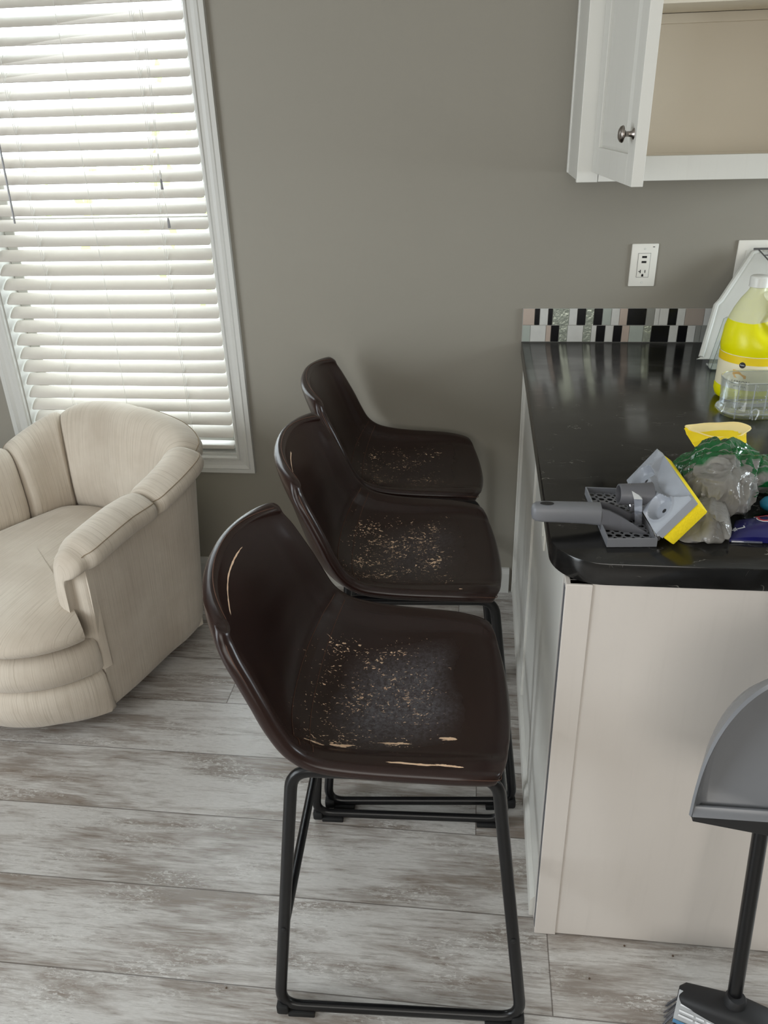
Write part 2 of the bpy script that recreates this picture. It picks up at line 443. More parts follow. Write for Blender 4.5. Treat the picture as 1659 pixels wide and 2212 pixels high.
M['lawn'] = plain('pale_ground', LIN(214, 216, 205), 0.9, var=0.3, scale=3)
M['glass'] = glassy('window_glass', (0.97, 0.99, 0.98, 1), 0.05, 0.0)
M['clear'] = glassy('clear_plastic', (0.93, 0.95, 0.95, 1), 0.10, 0.05)
M['clearrim'] = glassy('clear_plastic_edge', (0.86, 0.89, 0.89, 1), 0.22, 0.14)


# ================================================================== SETTING
OX0, OX1, OZ0, OZ1 = -1.556, -0.822, 0.512, 2.03      # window opening
XL, XR, YF, ZC = -3.0, 2.7, -4.9, 2.44
b = MB(); b.box(XL - 0.2, XR + 0.2, YF - 0.2, 0.14, -0.10, 0.0)
struct('floor', b, M['floor'])
b = MB(); b.box(XL - 0.2, XR + 0.2, YF - 0.2, 0.14, ZC, ZC + 0.1)
struct('ceiling', b, M['ceil'])
b = MB()
b.box(XL, OX0, 0, 0.14, 0, ZC); b.box(OX1, XR, 0, 0.14, 0, ZC)
b.box(OX0, OX1, 0, 0.14, 0, OZ0); b.box(OX0, OX1, 0, 0.14, OZ1, ZC)
struct('wall_back', b, M['wall'])
b = MB(); b.box(XL - 0.1, XL, YF, 0.14, 0, ZC); struct('wall_left', b, M['wall'])
b = MB(); b.box(XR, XR + 0.1, YF, 0.14, 0, ZC); struct('wall_right', b, M['wall'])
b = MB(); b.box(XL - 0.1, XR + 0.1, YF - 0.1, YF, 0, ZC); struct('wall_front', b, M['wall'])
def bboard(x0, x1):
    b = MB()
    b.prism([(x0, 0, 0), (x0, -0.014, 0), (x0, -0.014, 0.078), (x0, -0.011, 0.088), (x0, -0.006, 0.096), (x0, 0, 0.098)], (x1 - x0, 0, 0))
    return b
struct('baseboard_back', bboard(XL, 0.128), M['trim'])

# window: casing, jamb, sash, glass
win = bpy.data.objects.new('window_1', None); COL.objects.link(win); win['kind'] = 'structure'
win.location = ((OX0 + OX1) / 2, 0, OZ0); BASE['window_1'] = Matrix.Translation(win.location)
prof = [(0.0, 0.0), (0.0, 0.013), (0.004, 0.018), (0.010, 0.018), (0.013, 0.014), (0.022, 0.0135), (0.032, 0.015), (0.040, 0.019), (0.043, 0.0205), (0.046, 0.018), (0.060, 0.018), (0.060, 0.0)]
b = MB()
rings = []
for (cx_, cz_, sx, sz) in ((OX0, OZ0, -1, -1), (OX1, OZ0, 1, -1), (OX1, OZ1, 1, 1), (OX0, OZ1, -1, 1)):
    rings.append([Vector((cx_ + sx * d, -h, cz_ + sz * d)) for d, h in prof])
b.loft(rings, True, loop=True)
obj('window_casing', b, M['trim'], win, smooth=False)
b = MB()
T = 0.004
b.box(OX0 - 0.001, OX0 + T, 0.0, 0.139, OZ0, OZ1); b.box(OX1 - T, OX1 + 0.001, 0.0, 0.139, OZ0, OZ1)
b.box(OX0, OX1, 0.0, 0.139, OZ0 - 0.001, OZ0 + 0.008); b.box(OX0, OX1, 0.0, 0.139, OZ1 - T, OZ1 + 0.001)
obj('window_jamb', b, M['trim'], win, smooth=False)
b = MB()
for (x0, x1, z0, z1) in ((OX0 + T, OX0 + 0.04, OZ0 + .008, OZ1 - T), (OX1 - 0.04, OX1 - T, OZ0 + .008, OZ1 - T), (OX0 + .04, OX1 - .04, OZ0 + .008, OZ0 + .045), (OX0 + .04, OX1 - .04, OZ1 - .04, OZ1 - T), (OX0 + .04, OX1 - .04, 1.25, 1.285)):
    b.box(x0, x1, 0.098, 0.132, z0, z1, 0.003)
obj('window_sash', b, M['trim'], win, smooth=False)
b = MB(); b.box(OX0 + 0.03, OX1 - 0.03, 0.112, 0.116, OZ0 + 0.03, OZ1 - 0.03)
obj('window_glass', b, M['glass'], win, smooth=False)

# outside: ground and a leafy bush
b = MB(); b.box(-12, 10, 0.5, 16, -0.45, -0.40)
struct('ground_outside', b, M['lawn'])
def bush(name, label, c, rad, n):
    t = thing(name, label, 'bush', (c[0], c[1], -0.4))
    mb = MB()
    for i in range(n):
        d = Vector((random.gauss(0, 1), random.gauss(0, 1), random.gauss(0, 1))).normalized() * (random.random() ** 0.4)
        p = Vector((c[0] + d.x * rad[0], c[1] + d.y * rad[1], c[2] + d.z * rad[2]))
        a = Vector((random.gauss(0, 1), random.gauss(0, 1), random.gauss(0, 1))).normalized(); e = a.orthogonal().normalized()
        s = random.uniform(0.05, 0.10)
        mb.add([p - a * s, p + e * s * 0.45, p + a * s, p - e * s * 0.45], [(0, 1, 2, 3)])
    obj('foliage', mb, M['leaf'], t, smooth=False)
    mb = MB()
    for k in range(4):
        a = k * 1.6
        mb.tube([(c[0], c[1], -0.4), (c[0] + 0.1 * math.cos(a), c[1] + 0.1 * math.sin(a), c[2] - rad[2] * 0.5), (c[0] + 0.3 * math.cos(a), c[1] + 0.3 * math.sin(a), c[2] + 0.2)], [0.05, 0.035, 0.012], 7)
    obj('stem', mb, M['bark'], t)
bush('leafy_bush', 'sunlit green leafy bush outdoors behind the window blinds', (-1.7, 4.6, 0.9), (2.2, 0.9, 1.25), 420)

# ================================================================== BLINDS
bl = thing('window_blind', 'white slatted horizontal blind hanging half closed in the window', 'blind', ((OX0 + OX1) / 2, 0.035, OZ1 - 0.05))
b = MB()
SX0, SX1, YB = -1.548, -0.834, 0.032
pitch = 0.0455
zs = []
z = 0.587
while z < OZ1 - 0.06:
    zs.append(z); z += pitch
def slat(b, z, tilt, w=0.050, wob=0.0):
    n = 8; top = []; bot = []
    for k in range(n + 1):
        u = (k / n - 0.5) * w
        h = 0.0042 * (1 - (2 * k / n - 1) ** 2)
        for lst, hh in ((top, h + 0.0013), (bot, h - 0.0013)):
            # u negative = room side (lower)
            y = u * math.cos(tilt) - hh * math.sin(tilt); zz = u * math.sin(tilt) + hh * math.cos(tilt)
            lst.append((y, zz))
    ring = top + bot[::-1]
    r = 0.006
    rings = []
    for (x, sc) in ((SX0, 0.86), (SX0 + 0.003, 0.96), (SX0 + 0.008, 1.0), ((SX0 + SX1) / 2, 1.0), (SX1 - 0.008, 1.0), (SX1 - 0.003, 0.96), (SX1, 0.86)):
        sag = 0.0
        rings.append([Vector((x, YB + y * sc, z + zz * sc + sag)) for y, zz in ring])
    b.loft(rings, True, True, True)
for i, z in enumerate(zs):
    slat(b, z + random.uniform(-0.0008, 0.0008), math.radians(36 + random.uniform(-1.2, 1.2)))
obj('slats', b, M['slat'], bl, angle=50)
b = MB(); b.box(SX0, SX1, YB - 0.024, YB + 0.024, 0.529, 0.545, 0.004)
obj('bottom_rail', b, M['slat'], bl)
b = MB(); b.box(SX0, SX1, YB - 0.028, YB + 0.028, OZ1 - 0.055, OZ1 - 0.005, 0.003)
obj('headrail', b, M['slat'], bl)
zt = OZ1 - 0.05
for x, both in ((-1.391, True), (-1.195, False), (-0.981, True)):
    b = MB()
    yf = YB - 0.021; yb = YB + 0.021
    b.tube([(x, yf - 0.0025, zt)] + [(x + random.uniform(-.0006, .0006), yf - 0.0025, zz) for zz in reversed(zs)] + [(x, yf, 0.545)], 0.0007, 5)
    b.tube([(x, yb + 0.002, zt), (x, yb + 0.002, 0.545)], 0.0007, 5)
    if both:
        b.tube([(x + 0.006, yf - 0.0035, zt), (x + 0.006, yf - 0.0035, 0.545)], 0.0006, 5)
        for zz in zs:   # the looped lift cord by each slat's route hole
            b.tube([(x + 0.006, YB - 0.006, zz + 0.010), (x + 0.007, YB - 0.019, zz + 0.0), (x + 0.005, YB - 0.023, zz - 0.012)], 0.0011, 5)
    for zz in zs:
        b.tube([(x, yf - 0.002, zz - 0.018), (x, yb + 0.002, zz + 0.014)], 0.0005, 4)
    obj('ladder_cord', b, M['cord'], bl)
def lift(x0, xk, pts_after, tz, tx):
    b = MB()
    b.tube([(x0, -0.004, zt), (x0, -0.005, 1.75), (xk, -0.005, 1.41)] + pts_after, 0.0008, 5)
    b.lathe([(0.0002, 0.009), (0.0028, 0.006), (0.0032, 0.0), (0.0022, -0.006), (0.0002, -0.007)], (xk, -0.006, 1.409), 8)
    o = obj('lift_cord', b, M['cord'], bl)
    b = MB()
    b.lathe([(0.0006, 0.016), (0.0022, 0.014), (0.0036, 0.006), (0.0042, -0.008), (0.0044, -0.014), (0.0012, -0.014)], (tx, -0.006, tz), 12)
    obj('tassel', b, M['wand'], o)
lift(-0.946, -0.955, [(-0.954, -0.006, 1.40)], 1.385, -0.954)
lift(-0.940, -0.953, [(-0.951, -0.006, 1.33), (-0.949, -0.006, 1.292)], 1.276, -0.949)
b = MB(); b.tube([(-1.430, -0.003, zt), (-1.439, -0.006, 1.48), (-1.445, -0.007, 1.281)], 0.0032, 6)
obj('tilt_wand', b, M['wand'], bl)

# ================================================================== KITCHEN UNIT
CX0, CY0, CH, CT = 0.128, -1.342, 0.915, 0.041
CX1 = 0.86
R = 0.085
poly = [(CX1, 0), (CX0, 0)] + [(CX0 + R + R * math.cos(a), CY0 + R + R * math.sin(a)) for a in [PI + (PI / 2) * k / 14 for k in range(15)]] + [(CX1, CY0)]
b = MB()
b.prism([(x, y, CH - CT) for x, y in poly], (0, 0, CT), 0.0022, seg=2)
wt = obj('worktop', b, M['counter'], None, angle=30)
tag(wt, 'black stone-look laminate worktop with a rounded front corner', 'countertop')
# backsplash strip of mixed mosaic tiles
bt = thing('backsplash', 'low mosaic tile strip in black, white and pale grey behind the worktop', 'backsplash', (CX0, 0, CH))
pal = {'p': plain('tile_pinkish', LIN(176, 160, 148), 0.3, var=0.10, scale=25), 'k': plain('tile_black', LIN(18, 18, 20), 0.18, var=0.1), 'w': plain('tile_marble', LIN(196, 195, 190), 0.25, var=0.10, scale=45), 'g': plain('tile_glass_grey', LIN(162, 168, 160), 0.12, var=0.12, scale=20), 's': plain('tile_silver_ripple', LIN(176, 182, 168), 0.18, 0.5, var=0.3, scale=90, bump=1.0), 'd': plain('tile_grey', LIN(134, 134, 128), 0.3, var=0.1), 't': plain('tile_taupe', LIN(160, 148, 138), 0.3, var=0.08, scale=25), 'm': plain('grout', LIN(168, 166, 160), 0.8)}
keys = list(pal)
top = [('p', 35), ('k', 15), ('w', 25), ('k', 13), ('s', 49), ('w', 24), ('k', 25), ('s', 24), ('k', 25), ('g', 26), ('w', 24), ('p', 23), ('k', 54), ('d', 24), ('w', 14), ('w', 26), ('k', 25), ('w', 23), ('t', 54), ('w', 25), ('g', 24), ('k', 24), ('w', 49), ('p', 24), ('k', 24)]
bot = [('g', 24), ('w', 47), ('p', 15), ('k', 24), ('s', 25), ('w', 47), ('s', 24), ('w', 15), ('k', 26), ('w', 24), ('k', 25), ('p', 22), ('g', 41), ('s', 23), ('k', 52), ('w', 25), ('k', 27), ('w', 23), ('d', 16), ('d', 20), ('w', 47), ('k', 24), ('g', 24), ('w', 47)]
b = MB(); b.box(CX0, CX1, -0.006, -0.0005, CH, CH + 0.102, mi=keys.index('m'))
for row, z0 in ((bot, CH + 0.0005), (top, CH + 0.0515)):
    x = CX0 + 0.001
    for kk, w in row:
        w *= 0.001 * 1.005
        if x + w > CX1: break
        b.box(x + 0.0005, x + w - 0.0005, -0.0085 - random.uniform(0, 0.0008), -0.003, z0 + 0.0005, z0 + 0.0500, 0.0008, mi=keys.index(kk), seg=1)
        x += w
obj('tiles', b, [pal[k] for k in keys], bt, smooth=False)
# base cabinet
bc = thing('base_cabinet', 'white kitchen base cabinet carrying the black worktop', 'cabinet', (0.5, -0.67, 0))
BX = 0.158
b = MB(); b.box(BX, CX1 - 0.03, -1.325, -0.004, 0.0, CH - CT - 0.001)
obj('carcass', b, M['cab'], bc, smooth=False)
b = MB(); b.box(BX - 0.001, CX1 - 0.03, -1.338, -1.325, 0.003, CH - CT - 0.001, 0.001)
obj('end_panel', b, M['panel'], bc, smooth=False)
b = MB(); b.box(BX - 0.0078, BX + 0.036, -1.341, -1.300, 0.001, CH - CT - 0.001, 0.0015)
obj('corner_trim', b, M['panel'], bc, smooth=False)
b = MB(); b.box(BX - 0.0085, BX - 0.0070, -1.3375, -1.322, 0.015, CH - CT - 0.01)
obj('shadow_line_strip', b, M['greydark'], bc, smooth=False)  # solid dark grey strip painting in the shadow line of the corner seam
def back_panel(y0, y1, z0, z1):
    b = MB()
    b.box(BX - 0.008, BX, y0, y1, z0, z1, 0.0015)
    for (a0, a1, c0, c1) in ((y0 + .002, y0 + 0.05, z0 + .002, z1 - .002), (y1 - 0.05, y1 - .002, z0 + .002, z1 - .002), (y0 + 0.05, y1 - 0.05, z0 + .002, z0 + 0.06), (y0 + 0.05, y1 - 0.05, z1 - 0.06, z1 - .002)):
        pass
    return b
b = back_panel(-0.640, -0.030, 0.066, CH - CT - 0.002); obj('back_panel', b, M['cab'], bc, smooth=False)
b = back_panel(-1.300, -0.646, 0.066, CH - CT - 0.002); obj('back_panel', b, M['cab'], bc, smooth=False)
b = MB(); b.box(BX - 0.014, BX, -0.648, -0.634, 0.062, CH - CT - 0.002, 0.002)
obj('seam_batten', b, M['cab'], bc, smooth=False)
b = MB(); b.box(BX - 0.016, BX, -0.030, -0.002, 0.0, CH - CT - 0.002, 0.003); b.box(BX - 0.020, BX, -0.012, -0.0005, 0.0, CH - CT - 0.002, 0.003)
obj('scribe_moulding', b, M['cab'], bc, smooth=False)
b = MB()
b.prism([(BX, -1.298, 0), (BX - 0.017, -1.298, 0), (BX - 0.017, -1.298, 0.046), (BX - 0.012, -1.298, 0.056), (BX - 0.008, -1.298, 0.060), (BX, -1.298, 0.062)], (0, 1.294, 0))
obj('shoe_moulding', b, M['cab'], bc, smooth=False)
# outlet on the stool side of the cabinet
t = thing('side_outlet', 'white outlet plate on the stool side of the base cabinet', 'outlet', (BX - 0.008, -0.945, 0.80))
b = MB(); b.box(BX - 0.0135, BX - 0.0078, -0.982, -0.910, 0.728, 0.848, 0.0025)
obj('cover_plate', b, M['plate'], t)
for z in (0.768, 0.808):
    b = MB(); b.box(BX - 0.0150, BX - 0.0130, -0.962, -0.930, z - 0.014, z + 0.014, 0.001)
    obj('socket', b, M['plate'], t)
# upper cabinet
UX0, UF, UZ0, UZ1 = 0.228, -0.285, 1.392, 2.15
uc = thing('wall_cabinet', 'white wall cabinet with its left door open above the worktop', 'cabinet', (0.55, -0.15, UZ0))
UX1 = 0.99
b = MB(); b.box(UX0 + 0.004, UX0 + 0.016, UF + 0.006, -0.002, UZ0 + 0.002, UZ1)
b.box(UX0, UX0 + 0.012, -0.022, -0.0005, UZ0 + 0.003, UZ1, 0.002)
obj('side_panel', b, M['cab'], uc, smooth=False)
b = MB()
b.box(UX0, 0.2795, UF, UF + 0.02, UZ0 - 0.001, UZ1, 0.0015)
obj('filler_strip', b, M['cab'], uc, smooth=False)
b = MB()
b.box(0.2805, 0.325, UF, UF + 0.02, UZ0, UZ1, 0.001); b.box(UX1 - 0.04, UX1, UF, UF + 0.02, UZ0, UZ1, 0.001)
b.box(0.324, UX1 - 0.039, UF, UF + 0.02, UZ0, 1.448, 0.001); b.box(0.324, UX1 - 0.039, UF, UF + 0.02, UZ1 - 0.05, UZ1, 0.001)
obj('face_frame', b, M['cab'], uc, smooth=False)
b = MB(); b.box(0.282, 0.2965, UF + 0.02, -0.004, UZ0 + 0.004, UZ1)
b.box(UX1 - 0.015, UX1, UF + 0.02, -0.004, UZ0 + 0.004, UZ1)
b.box(0.296, UX1 - 0.015, UF + 0.02, -0.004, 1.418, 1.432); b.box(0.296, UX1 - 0.015, UF + 0.02, -0.004, UZ1 - 0.015, UZ1)
b.box(0.296, UX1 - 0.015, -0.010, -0.002, UZ0 + .004, UZ1)
b.box(0.296, UX1 - 0.015, -0.016, -0.009, 1.432, 1.440)
b.box(0.296, UX1 - 0.015, -0.024, -0.010, 1.742, 1.7635)
obj('carcass', b, M['cabin'], uc, smooth=False)
b = MB(); b.box(0.297, UX1 - 0.016, UF + 0.03, -0.012, 1.765, 1.779, 0.001)
obj('shelf', b, M['cabin'], uc, smooth=False)
# open door (local: x from hinge to free edge, y thickness, outside face at y=0)
dw, dz0, dz1, dth = 0.415, 1.415, 2.13, 0.019
dang = math.radians(-86.0)
DM = Matrix.Translation(Vector((0.2675, UF - 0.006, 0))) @ Matrix.Rotation(dang, 4, 'Z')
b = MB()
sw = 0.058
b.box(0, dw, 0.004, dth, dz0, dz1, 0.001, mat=DM)
for x0, x1, z0, z1 in ((0, sw, dz0, dz1), (dw - sw, dw, dz0, dz1), (sw - .0002, dw - sw + .0002, dz0, dz0 + sw), (sw - .0002, dw - sw + .0002, dz1 - sw, dz1)):
    b.box(x0, x1, -0.0045, 0.006, z0, z1, 0.0012, mat=DM)
# raised centre with sloping field
i0, i1 = sw + 0.006, sw + 0.034
def rect(ins, y): return [DM @ Vector(p) for p in ((ins, y, dz0 + ins), (dw - ins, y, dz0 + ins), (dw - ins, y, dz1 - ins), (ins, y, dz1 - ins))]
b.loft([rect(sw + .002, 0.0038), rect(i0, 0.0020), rect(i1, -0.0035)], True, False, True)
dr = obj('door', b, M['cab'], uc, smooth=False)
b = MB()
KM = DM @ Matrix.Translation(Vector((dw - 0.024, -0.0045, 1.511))) @ Matrix.Rotation(PI / 2, 4, 'X')
b.lathe([(0.0105, 0.0), (0.0100, 0.0015), (0.0055, 0.004), (0.0050, 0.015), (0.0085, 0.0185), (0.0155, 0.0205), (0.0160, 0.0225), (0.0140, 0.0265), (0.0085, 0.0295), (0.0, 0.0305)], seg=28, mat=KM)
obj('knob', b, M['nickel'], dr, angle=60)

# wall outlet with USB ports
wo = thing('wall_outlet', 'white wall outlet with two USB slots above the tile strip', 'outlet', (0.468, 0, 1.14))
b = MB(); b.box(0.430, 0.505, -0.0065, -0.0003, 1.081, 1.202, 0.0030)
obj('cover_plate', b, M['plate'], wo)
ox, oz = 0.4675, 1.1415
b = MB(); b.box(ox - 0.0178, ox + 0.0178, -0.0068, -0.004, oz - 0.0345, oz + 0.0345, 0.0005)
obj('device_gap', b, M['greydark'], wo, smooth=False)
b = MB(); b.box(ox - 0.0168, ox + 0.0168, -0.0082, -0.004, oz - 0.0335, oz + 0.0335, 0.0012)
obj('socket_face', b, M['plate'], wo)
for k, z in enumerate((oz + 0.0235, oz + 0.0095)):
    b = MB(); b.box(ox - 0.0065, ox + 0.0070, -0.0085, -0.007, z - 0.003, z + 0.003)
    obj('usb_slot', b, M['slot'], wo, smooth=False)
b = MB(); b.box(ox - 0.0085, ox - 0.0060, -0.0085, -0.007, oz - 0.022, oz - 0.0125); b.box(ox - 0.0125, ox - 0.0080, -0.0085, -0.007, oz - 0.0183, oz - 0.0160)
b.box(ox + 0.0050, ox + 0.0072, -0.0085, -0.007, oz - 0.0212, oz - 0.0130)
b.box(ox - 0.0030, ox + 0.0026, -0.0085, -0.007, oz - 0.0318, oz - 0.0268, 0.0)
b.lathe([(0.0028, 0), (0.0028, 0.0015), (0, 0.0015)], seg=14, mat=Matrix.Translation(Vector((ox - 0.0002, -0.007, oz - 0.0268))) @ Matrix.Rotation(PI / 2, 4, 'X'))
obj('plug_slots', b, M['slot'], wo, smooth=False)
for z in (oz + 0.046, oz - 0.0485):
    b = MB()
    b.lathe([(0.0030, 0), (0.0026, 0.0008), (0, 0.0010)], seg=12, mat=Matrix.Translation(Vector((ox, -0.0064, z))) @ Matrix.Rotation(PI / 2, 4, 'X'))
    obj('plate_screw', b, M['whiteplastic'], wo)
b = MB(); b.box(ox + 0.021, ox + 0.027, -0.0068, -0.006, oz + 0.0505, oz + 0.0525, 0.0003)
obj('indicator', b, M['slot'], wo, smooth=False)
# second, wider plate at the right
w2 = thing('switch_plate', 'wide white wall plate behind the leaning plastic panel', 'wall plate', (0.79, 0, 1.15))
b = MB(); b.box(0.7235, 0.850, -0.0065, -0.0003, 1.088, 1.209, 0.0030)
obj('cover_plate', b, M['plate'], w2)
for x in (0.765, 0.812):
    b = MB(); b.box(x - 0.0168, x + 0.0168, -0.0085, -0.006, 1.115, 1.182, 0.0012)
    obj('switch_face', b, M['plate'], w2)

# ================================================================== BAR STOOLS
# stations: edge x, edge z, half width, centre x, centre z  (seat front -> back top)
ST = [(0.182, 0.606, 0.176, 0.200, 0.594), (0.172, 0.619, 0.206, 0.186, 0.607), (0.115, 0.630, 0.218, 0.118, 0.611), (0.050, 0.635, 0.220, 0.050, 0.605),
      (-0.010, 0.639, 0.221, -0.015, 0.602), (-0.070, 0.646, 0.223, -0.080, 0.603), (-0.118, 0.658, 0.226, -0.145, 0.612), (-0.150, 0.682, 0.227, -0.198, 0.640),
      (-0.172, 0.722, 0.228, -0.230, 0.695), (-0.190, 0.765, 0.225, -0.251, 0.765), (-0.208, 0.805, 0.220, -0.267, 0.825), (-0.226, 0.843, 0.214, -0.282, 0.872), (-0.238, 0.868, 0.202, -0.290, 0.895), (-0.242, 0.880, 0.190, -0.293, 0.904)]
def stool_shell():
    NU, NV = 84, 44
    P = []
    for i in range(NU + 1):
        xe, ze, w, xc, zc = cr(ST, i / NU)
        row = []
        for j in range(NV + 1):
            v = 2 * j / NV - 1
            v = math.sin(v * PI / 2) * 0.35 + v * 0.65
            a = abs(v) ** 2.4
            row.append(Vector((xc + (xe - xc) * a, w * v, zc + (ze - zc) * a)))
        P.append(row)
    N = []
    for i in range(NU + 1):
        row = []
        for j in range(NV + 1):
            du = P[min(i + 1, NU)][j] - P[max(i - 1, 0)][j]
            dv = P[i][min(j + 1, NV)] - P[i][max(j - 1, 0)]
            n = dv.cross(du).normalized()
            row.append(n)
        N.append(row)
    if N[20][NV // 2].z < 0:
        N = [[-n for n in r] for r in N]
    # padded roll along the edge and slight padding
    L = [0.0]
    for i in range(NU): L.append(L[-1] + (P[i + 1][NV // 2] - P[i][NV // 2]).length)
    T = 0.026
    top, bot = [], []
    for i in range(NU + 1):
        rt, rb = [], []
        for j in range(NV + 1):
            v = P[i][j].y
            w = P[i][NV].y
            d = w - abs(v)
            fade = min(1.0, max(0.0, (L[-1] - L[i] - 0.01) / 0.06)) * min(1.0, max(0.0, (L[i]) / 0.04))
            roll = 0.0045 * math.exp(-((d - 0.022) / 0.016) ** 2) - 0.0016 * math.exp(-((d - 0.050) / 0.010) ** 2)
            roll *= fade
            rt.append(P[i][j] + N[i][j] * roll); rb.append(P[i][j] - N[i][j] * T)
        top.append(rt); bot.append(rb)
    return top, bot, NU, NV
SH_TOP, SH_BOT, NU, NV = stool_shell()
IS = int(NU * 0.508)
def ring(i):
    t, q = SH_TOP[i], SH_BOT[i]
    def rim(a, c, inner):
        m = (a + c) / 2; out = (a - inner); out = (out - (a - c) * (out.dot(a - c) / (a - c).length_squared)).normalized()
        return [m + (a - m) * math.cos(k) + out * 0.013 * math.sin(k) for k in (0.6, 1.1, PI / 2, 2.04, 2.54)]
    return t + rim(t[-1], q[-1], t[-2]) + q[::-1] + rim(q[0], t[0], t[1] - t[0] + q[0])
def end_rings(i, i_in):
    """rounded end at ring i, pointing away from i_in"""
    r0, r1 = ring(i), ring(i_in)
    nn = len(SH_TOP[i]); tot = len(r0)
    out = []
    mids = []
    t, q = SH_TOP[i], SH_BOT[i]
    for k in (0.55, 1.1, PI / 2):
        rr = []
        for idx in range(tot):
            p = r0[idx]
            if idx < nn: j = idx
            elif idx < nn + 5: j = nn - 1
            elif idx < 2 * nn + 5: j = nn - 1 - (idx - nn - 5)
            else: j = 0
            m = (t[j] + q[j]) / 2
            o = (t[j] - SH_TOP[i_in][j]).normalized()
            rr.append(m + (p - m) * max(math.cos(k), 0.04) + o * 0.012 * math.sin(k))
        out.append(rr)
    return out
SEAT_R = end_rings(0, 1)[::-1] + [ring(i) for i in range(0, IS + 1)]
BACK_R = [ring(i) for i in range(IS, NU + 1)] + end_rings(NU, NU - 1)
def fillet(pts, r, n=7):
    """closed polyline -> rounded"""
    out = []; m = len(pts)
    for i in range(m):
        p = Vector(pts[i]); a = Vector(pts[i - 1]) - p; c = Vector(pts[(i + 1) % m]) - p
        la, lc = a.length, c.length; a.normalize(); c.normalize()
        ang = a.angle(c); d = min(r / math.tan(ang / 2), la * 0.45, lc * 0.45)
        p0 = p + a * d; p1 = p + c * d
        for k in range(n + 1):
            s = k / n
            out.append((p0 * (1 - s) ** 2 + p * 2 * s * (1 - s) + p1 * s * s))
    return out
def make_stool(lmat, loc, rz, label):
    st = thing('bar_stool', label, 'bar stool', loc, rz, 'brown bar stools along the counter')
    k = dict(parent=st, world=False)
    b = MB(); b.loft(SEAT_R, True, True, False)
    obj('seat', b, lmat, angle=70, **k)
    b = MB(); b.loft(BACK_R, True, False, True)
    obj('backrest', b, lmat, angle=70, **k)
    # stitching: seat/back seam and edge line
    b = MB()
    for ii in (IS - 2, IS + 2):
        pts = [SH_TOP[ii][j] + Vector((0.0004, 0, 0.0006)) for j in range(1, NV)]
        b.tube(pts, 0.0007, 4)
    obj('seam_stitching', b, M['stitch'], **k)
    b = MB()
    for j in (0, NV):
        b.tube([(SH_TOP[i][j] * 0.72 + SH_BOT[i][j] * 0.28) + Vector((0, (0.0118 if j else -0.0118), 0)) for i in range(0, NU + 1)], 0.0008, 4)
    b.tube([(SH_TOP[NU][j] * 0.75 + SH_BOT[NU][j] * 0.25) + (SH_TOP[NU][j] - SH_TOP[NU - 1][j]).normalized() * 0.0108 for j in range(0, NV + 1)], 0.0008, 4)
    obj('edge_stitching', b, M['stitch'], **k)
    # sled frames
    for s in (-1, 1):
        pts = [(-0.232, s * 0.236, 0.020), (0.232, s * 0.236, 0.020), (0.170, s * 0.190, 0.586), (-0.172, s * 0.190, 0.590)]
        b = MB(); b.tube(fillet(pts, 0.040), 0.0092, 12, closed=True, ry=0.0112, up=(0, 1, 0))
        fr = obj('side_frame', b, M['blackmetal'], **k)
        for e in (-1, 1):
            b = MB()
            b.box(e * 0.190 - 0.026, e * 0.190 + 0.026, s * 0.236 - 0.012, s * 0.236 + 0.012, 0.0, 0.013, 0.002)
            b.box(e * 0.226 - 0.012, e * 0.226 + 0.012, s * 0.236 - 0.0135, s * 0.236 + 0.0135, 0.006, 0.030, 0.005, mat=None)
            obj('foot_pad', b, M['rubber'], parent=fr, world=False)
    def legx(z, e): return e * (0.232 - (z - 0.02) / 0.566 * (0.061)) 
    zb = 0.232
    yb = 0.236 - (zb - 0.02) / 0.566 * 0.046
    for e in (-1, 1):
        b = MB(); b.tube([(legx(zb, e), -yb, zb), (legx(zb, e), yb, zb)], 0.0095, 12)
        o = obj('crossbar', b, M['blackmetal'], **k)
        for s in (-1, 1):
            b = MB()
            b.lathe([(0.0055, 0), (0.0052, 0.002), (0.003, 0.0035), (0, 0.0038)], seg=12, mat=Matrix.Translation(Vector((legx(zb, e), s * (yb + 0.0082), zb))) @ Matrix.Rotation(-s * PI / 2, 4, 'X'))
            obj('bolt', b, M['rubber'], parent=o, world=False)
    # under-seat brackets
    for x in (-0.09, 0.10):
        b = MB()
        b.box(x - 0.014, x + 0.014, -0.190, 0.190, 0.574, 0.580, 0.001)
        obj('seat_bracket', b, M['blackmetal'], **k)
    return st
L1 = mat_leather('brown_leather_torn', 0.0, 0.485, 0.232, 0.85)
L2 = mat_leather('brown_leather_flaked', 9.0, 0.36, 0.25, 0.30)
L3 = mat_leather('brown_leather_dark', 21.0, 0.34, 0.205, 0.10)
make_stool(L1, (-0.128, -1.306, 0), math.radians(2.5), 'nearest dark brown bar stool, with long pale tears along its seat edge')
make_stool(L2, (-0.137, -0.786, 0), math.radians(5.0), 'middle bar stool of the row, seat speckled with peeling flecks')
make_stool(L3, (-0.182, -0.288, 0), math.radians(5.0), 'farthest bar stool, close to the back wall, with the least worn seat')

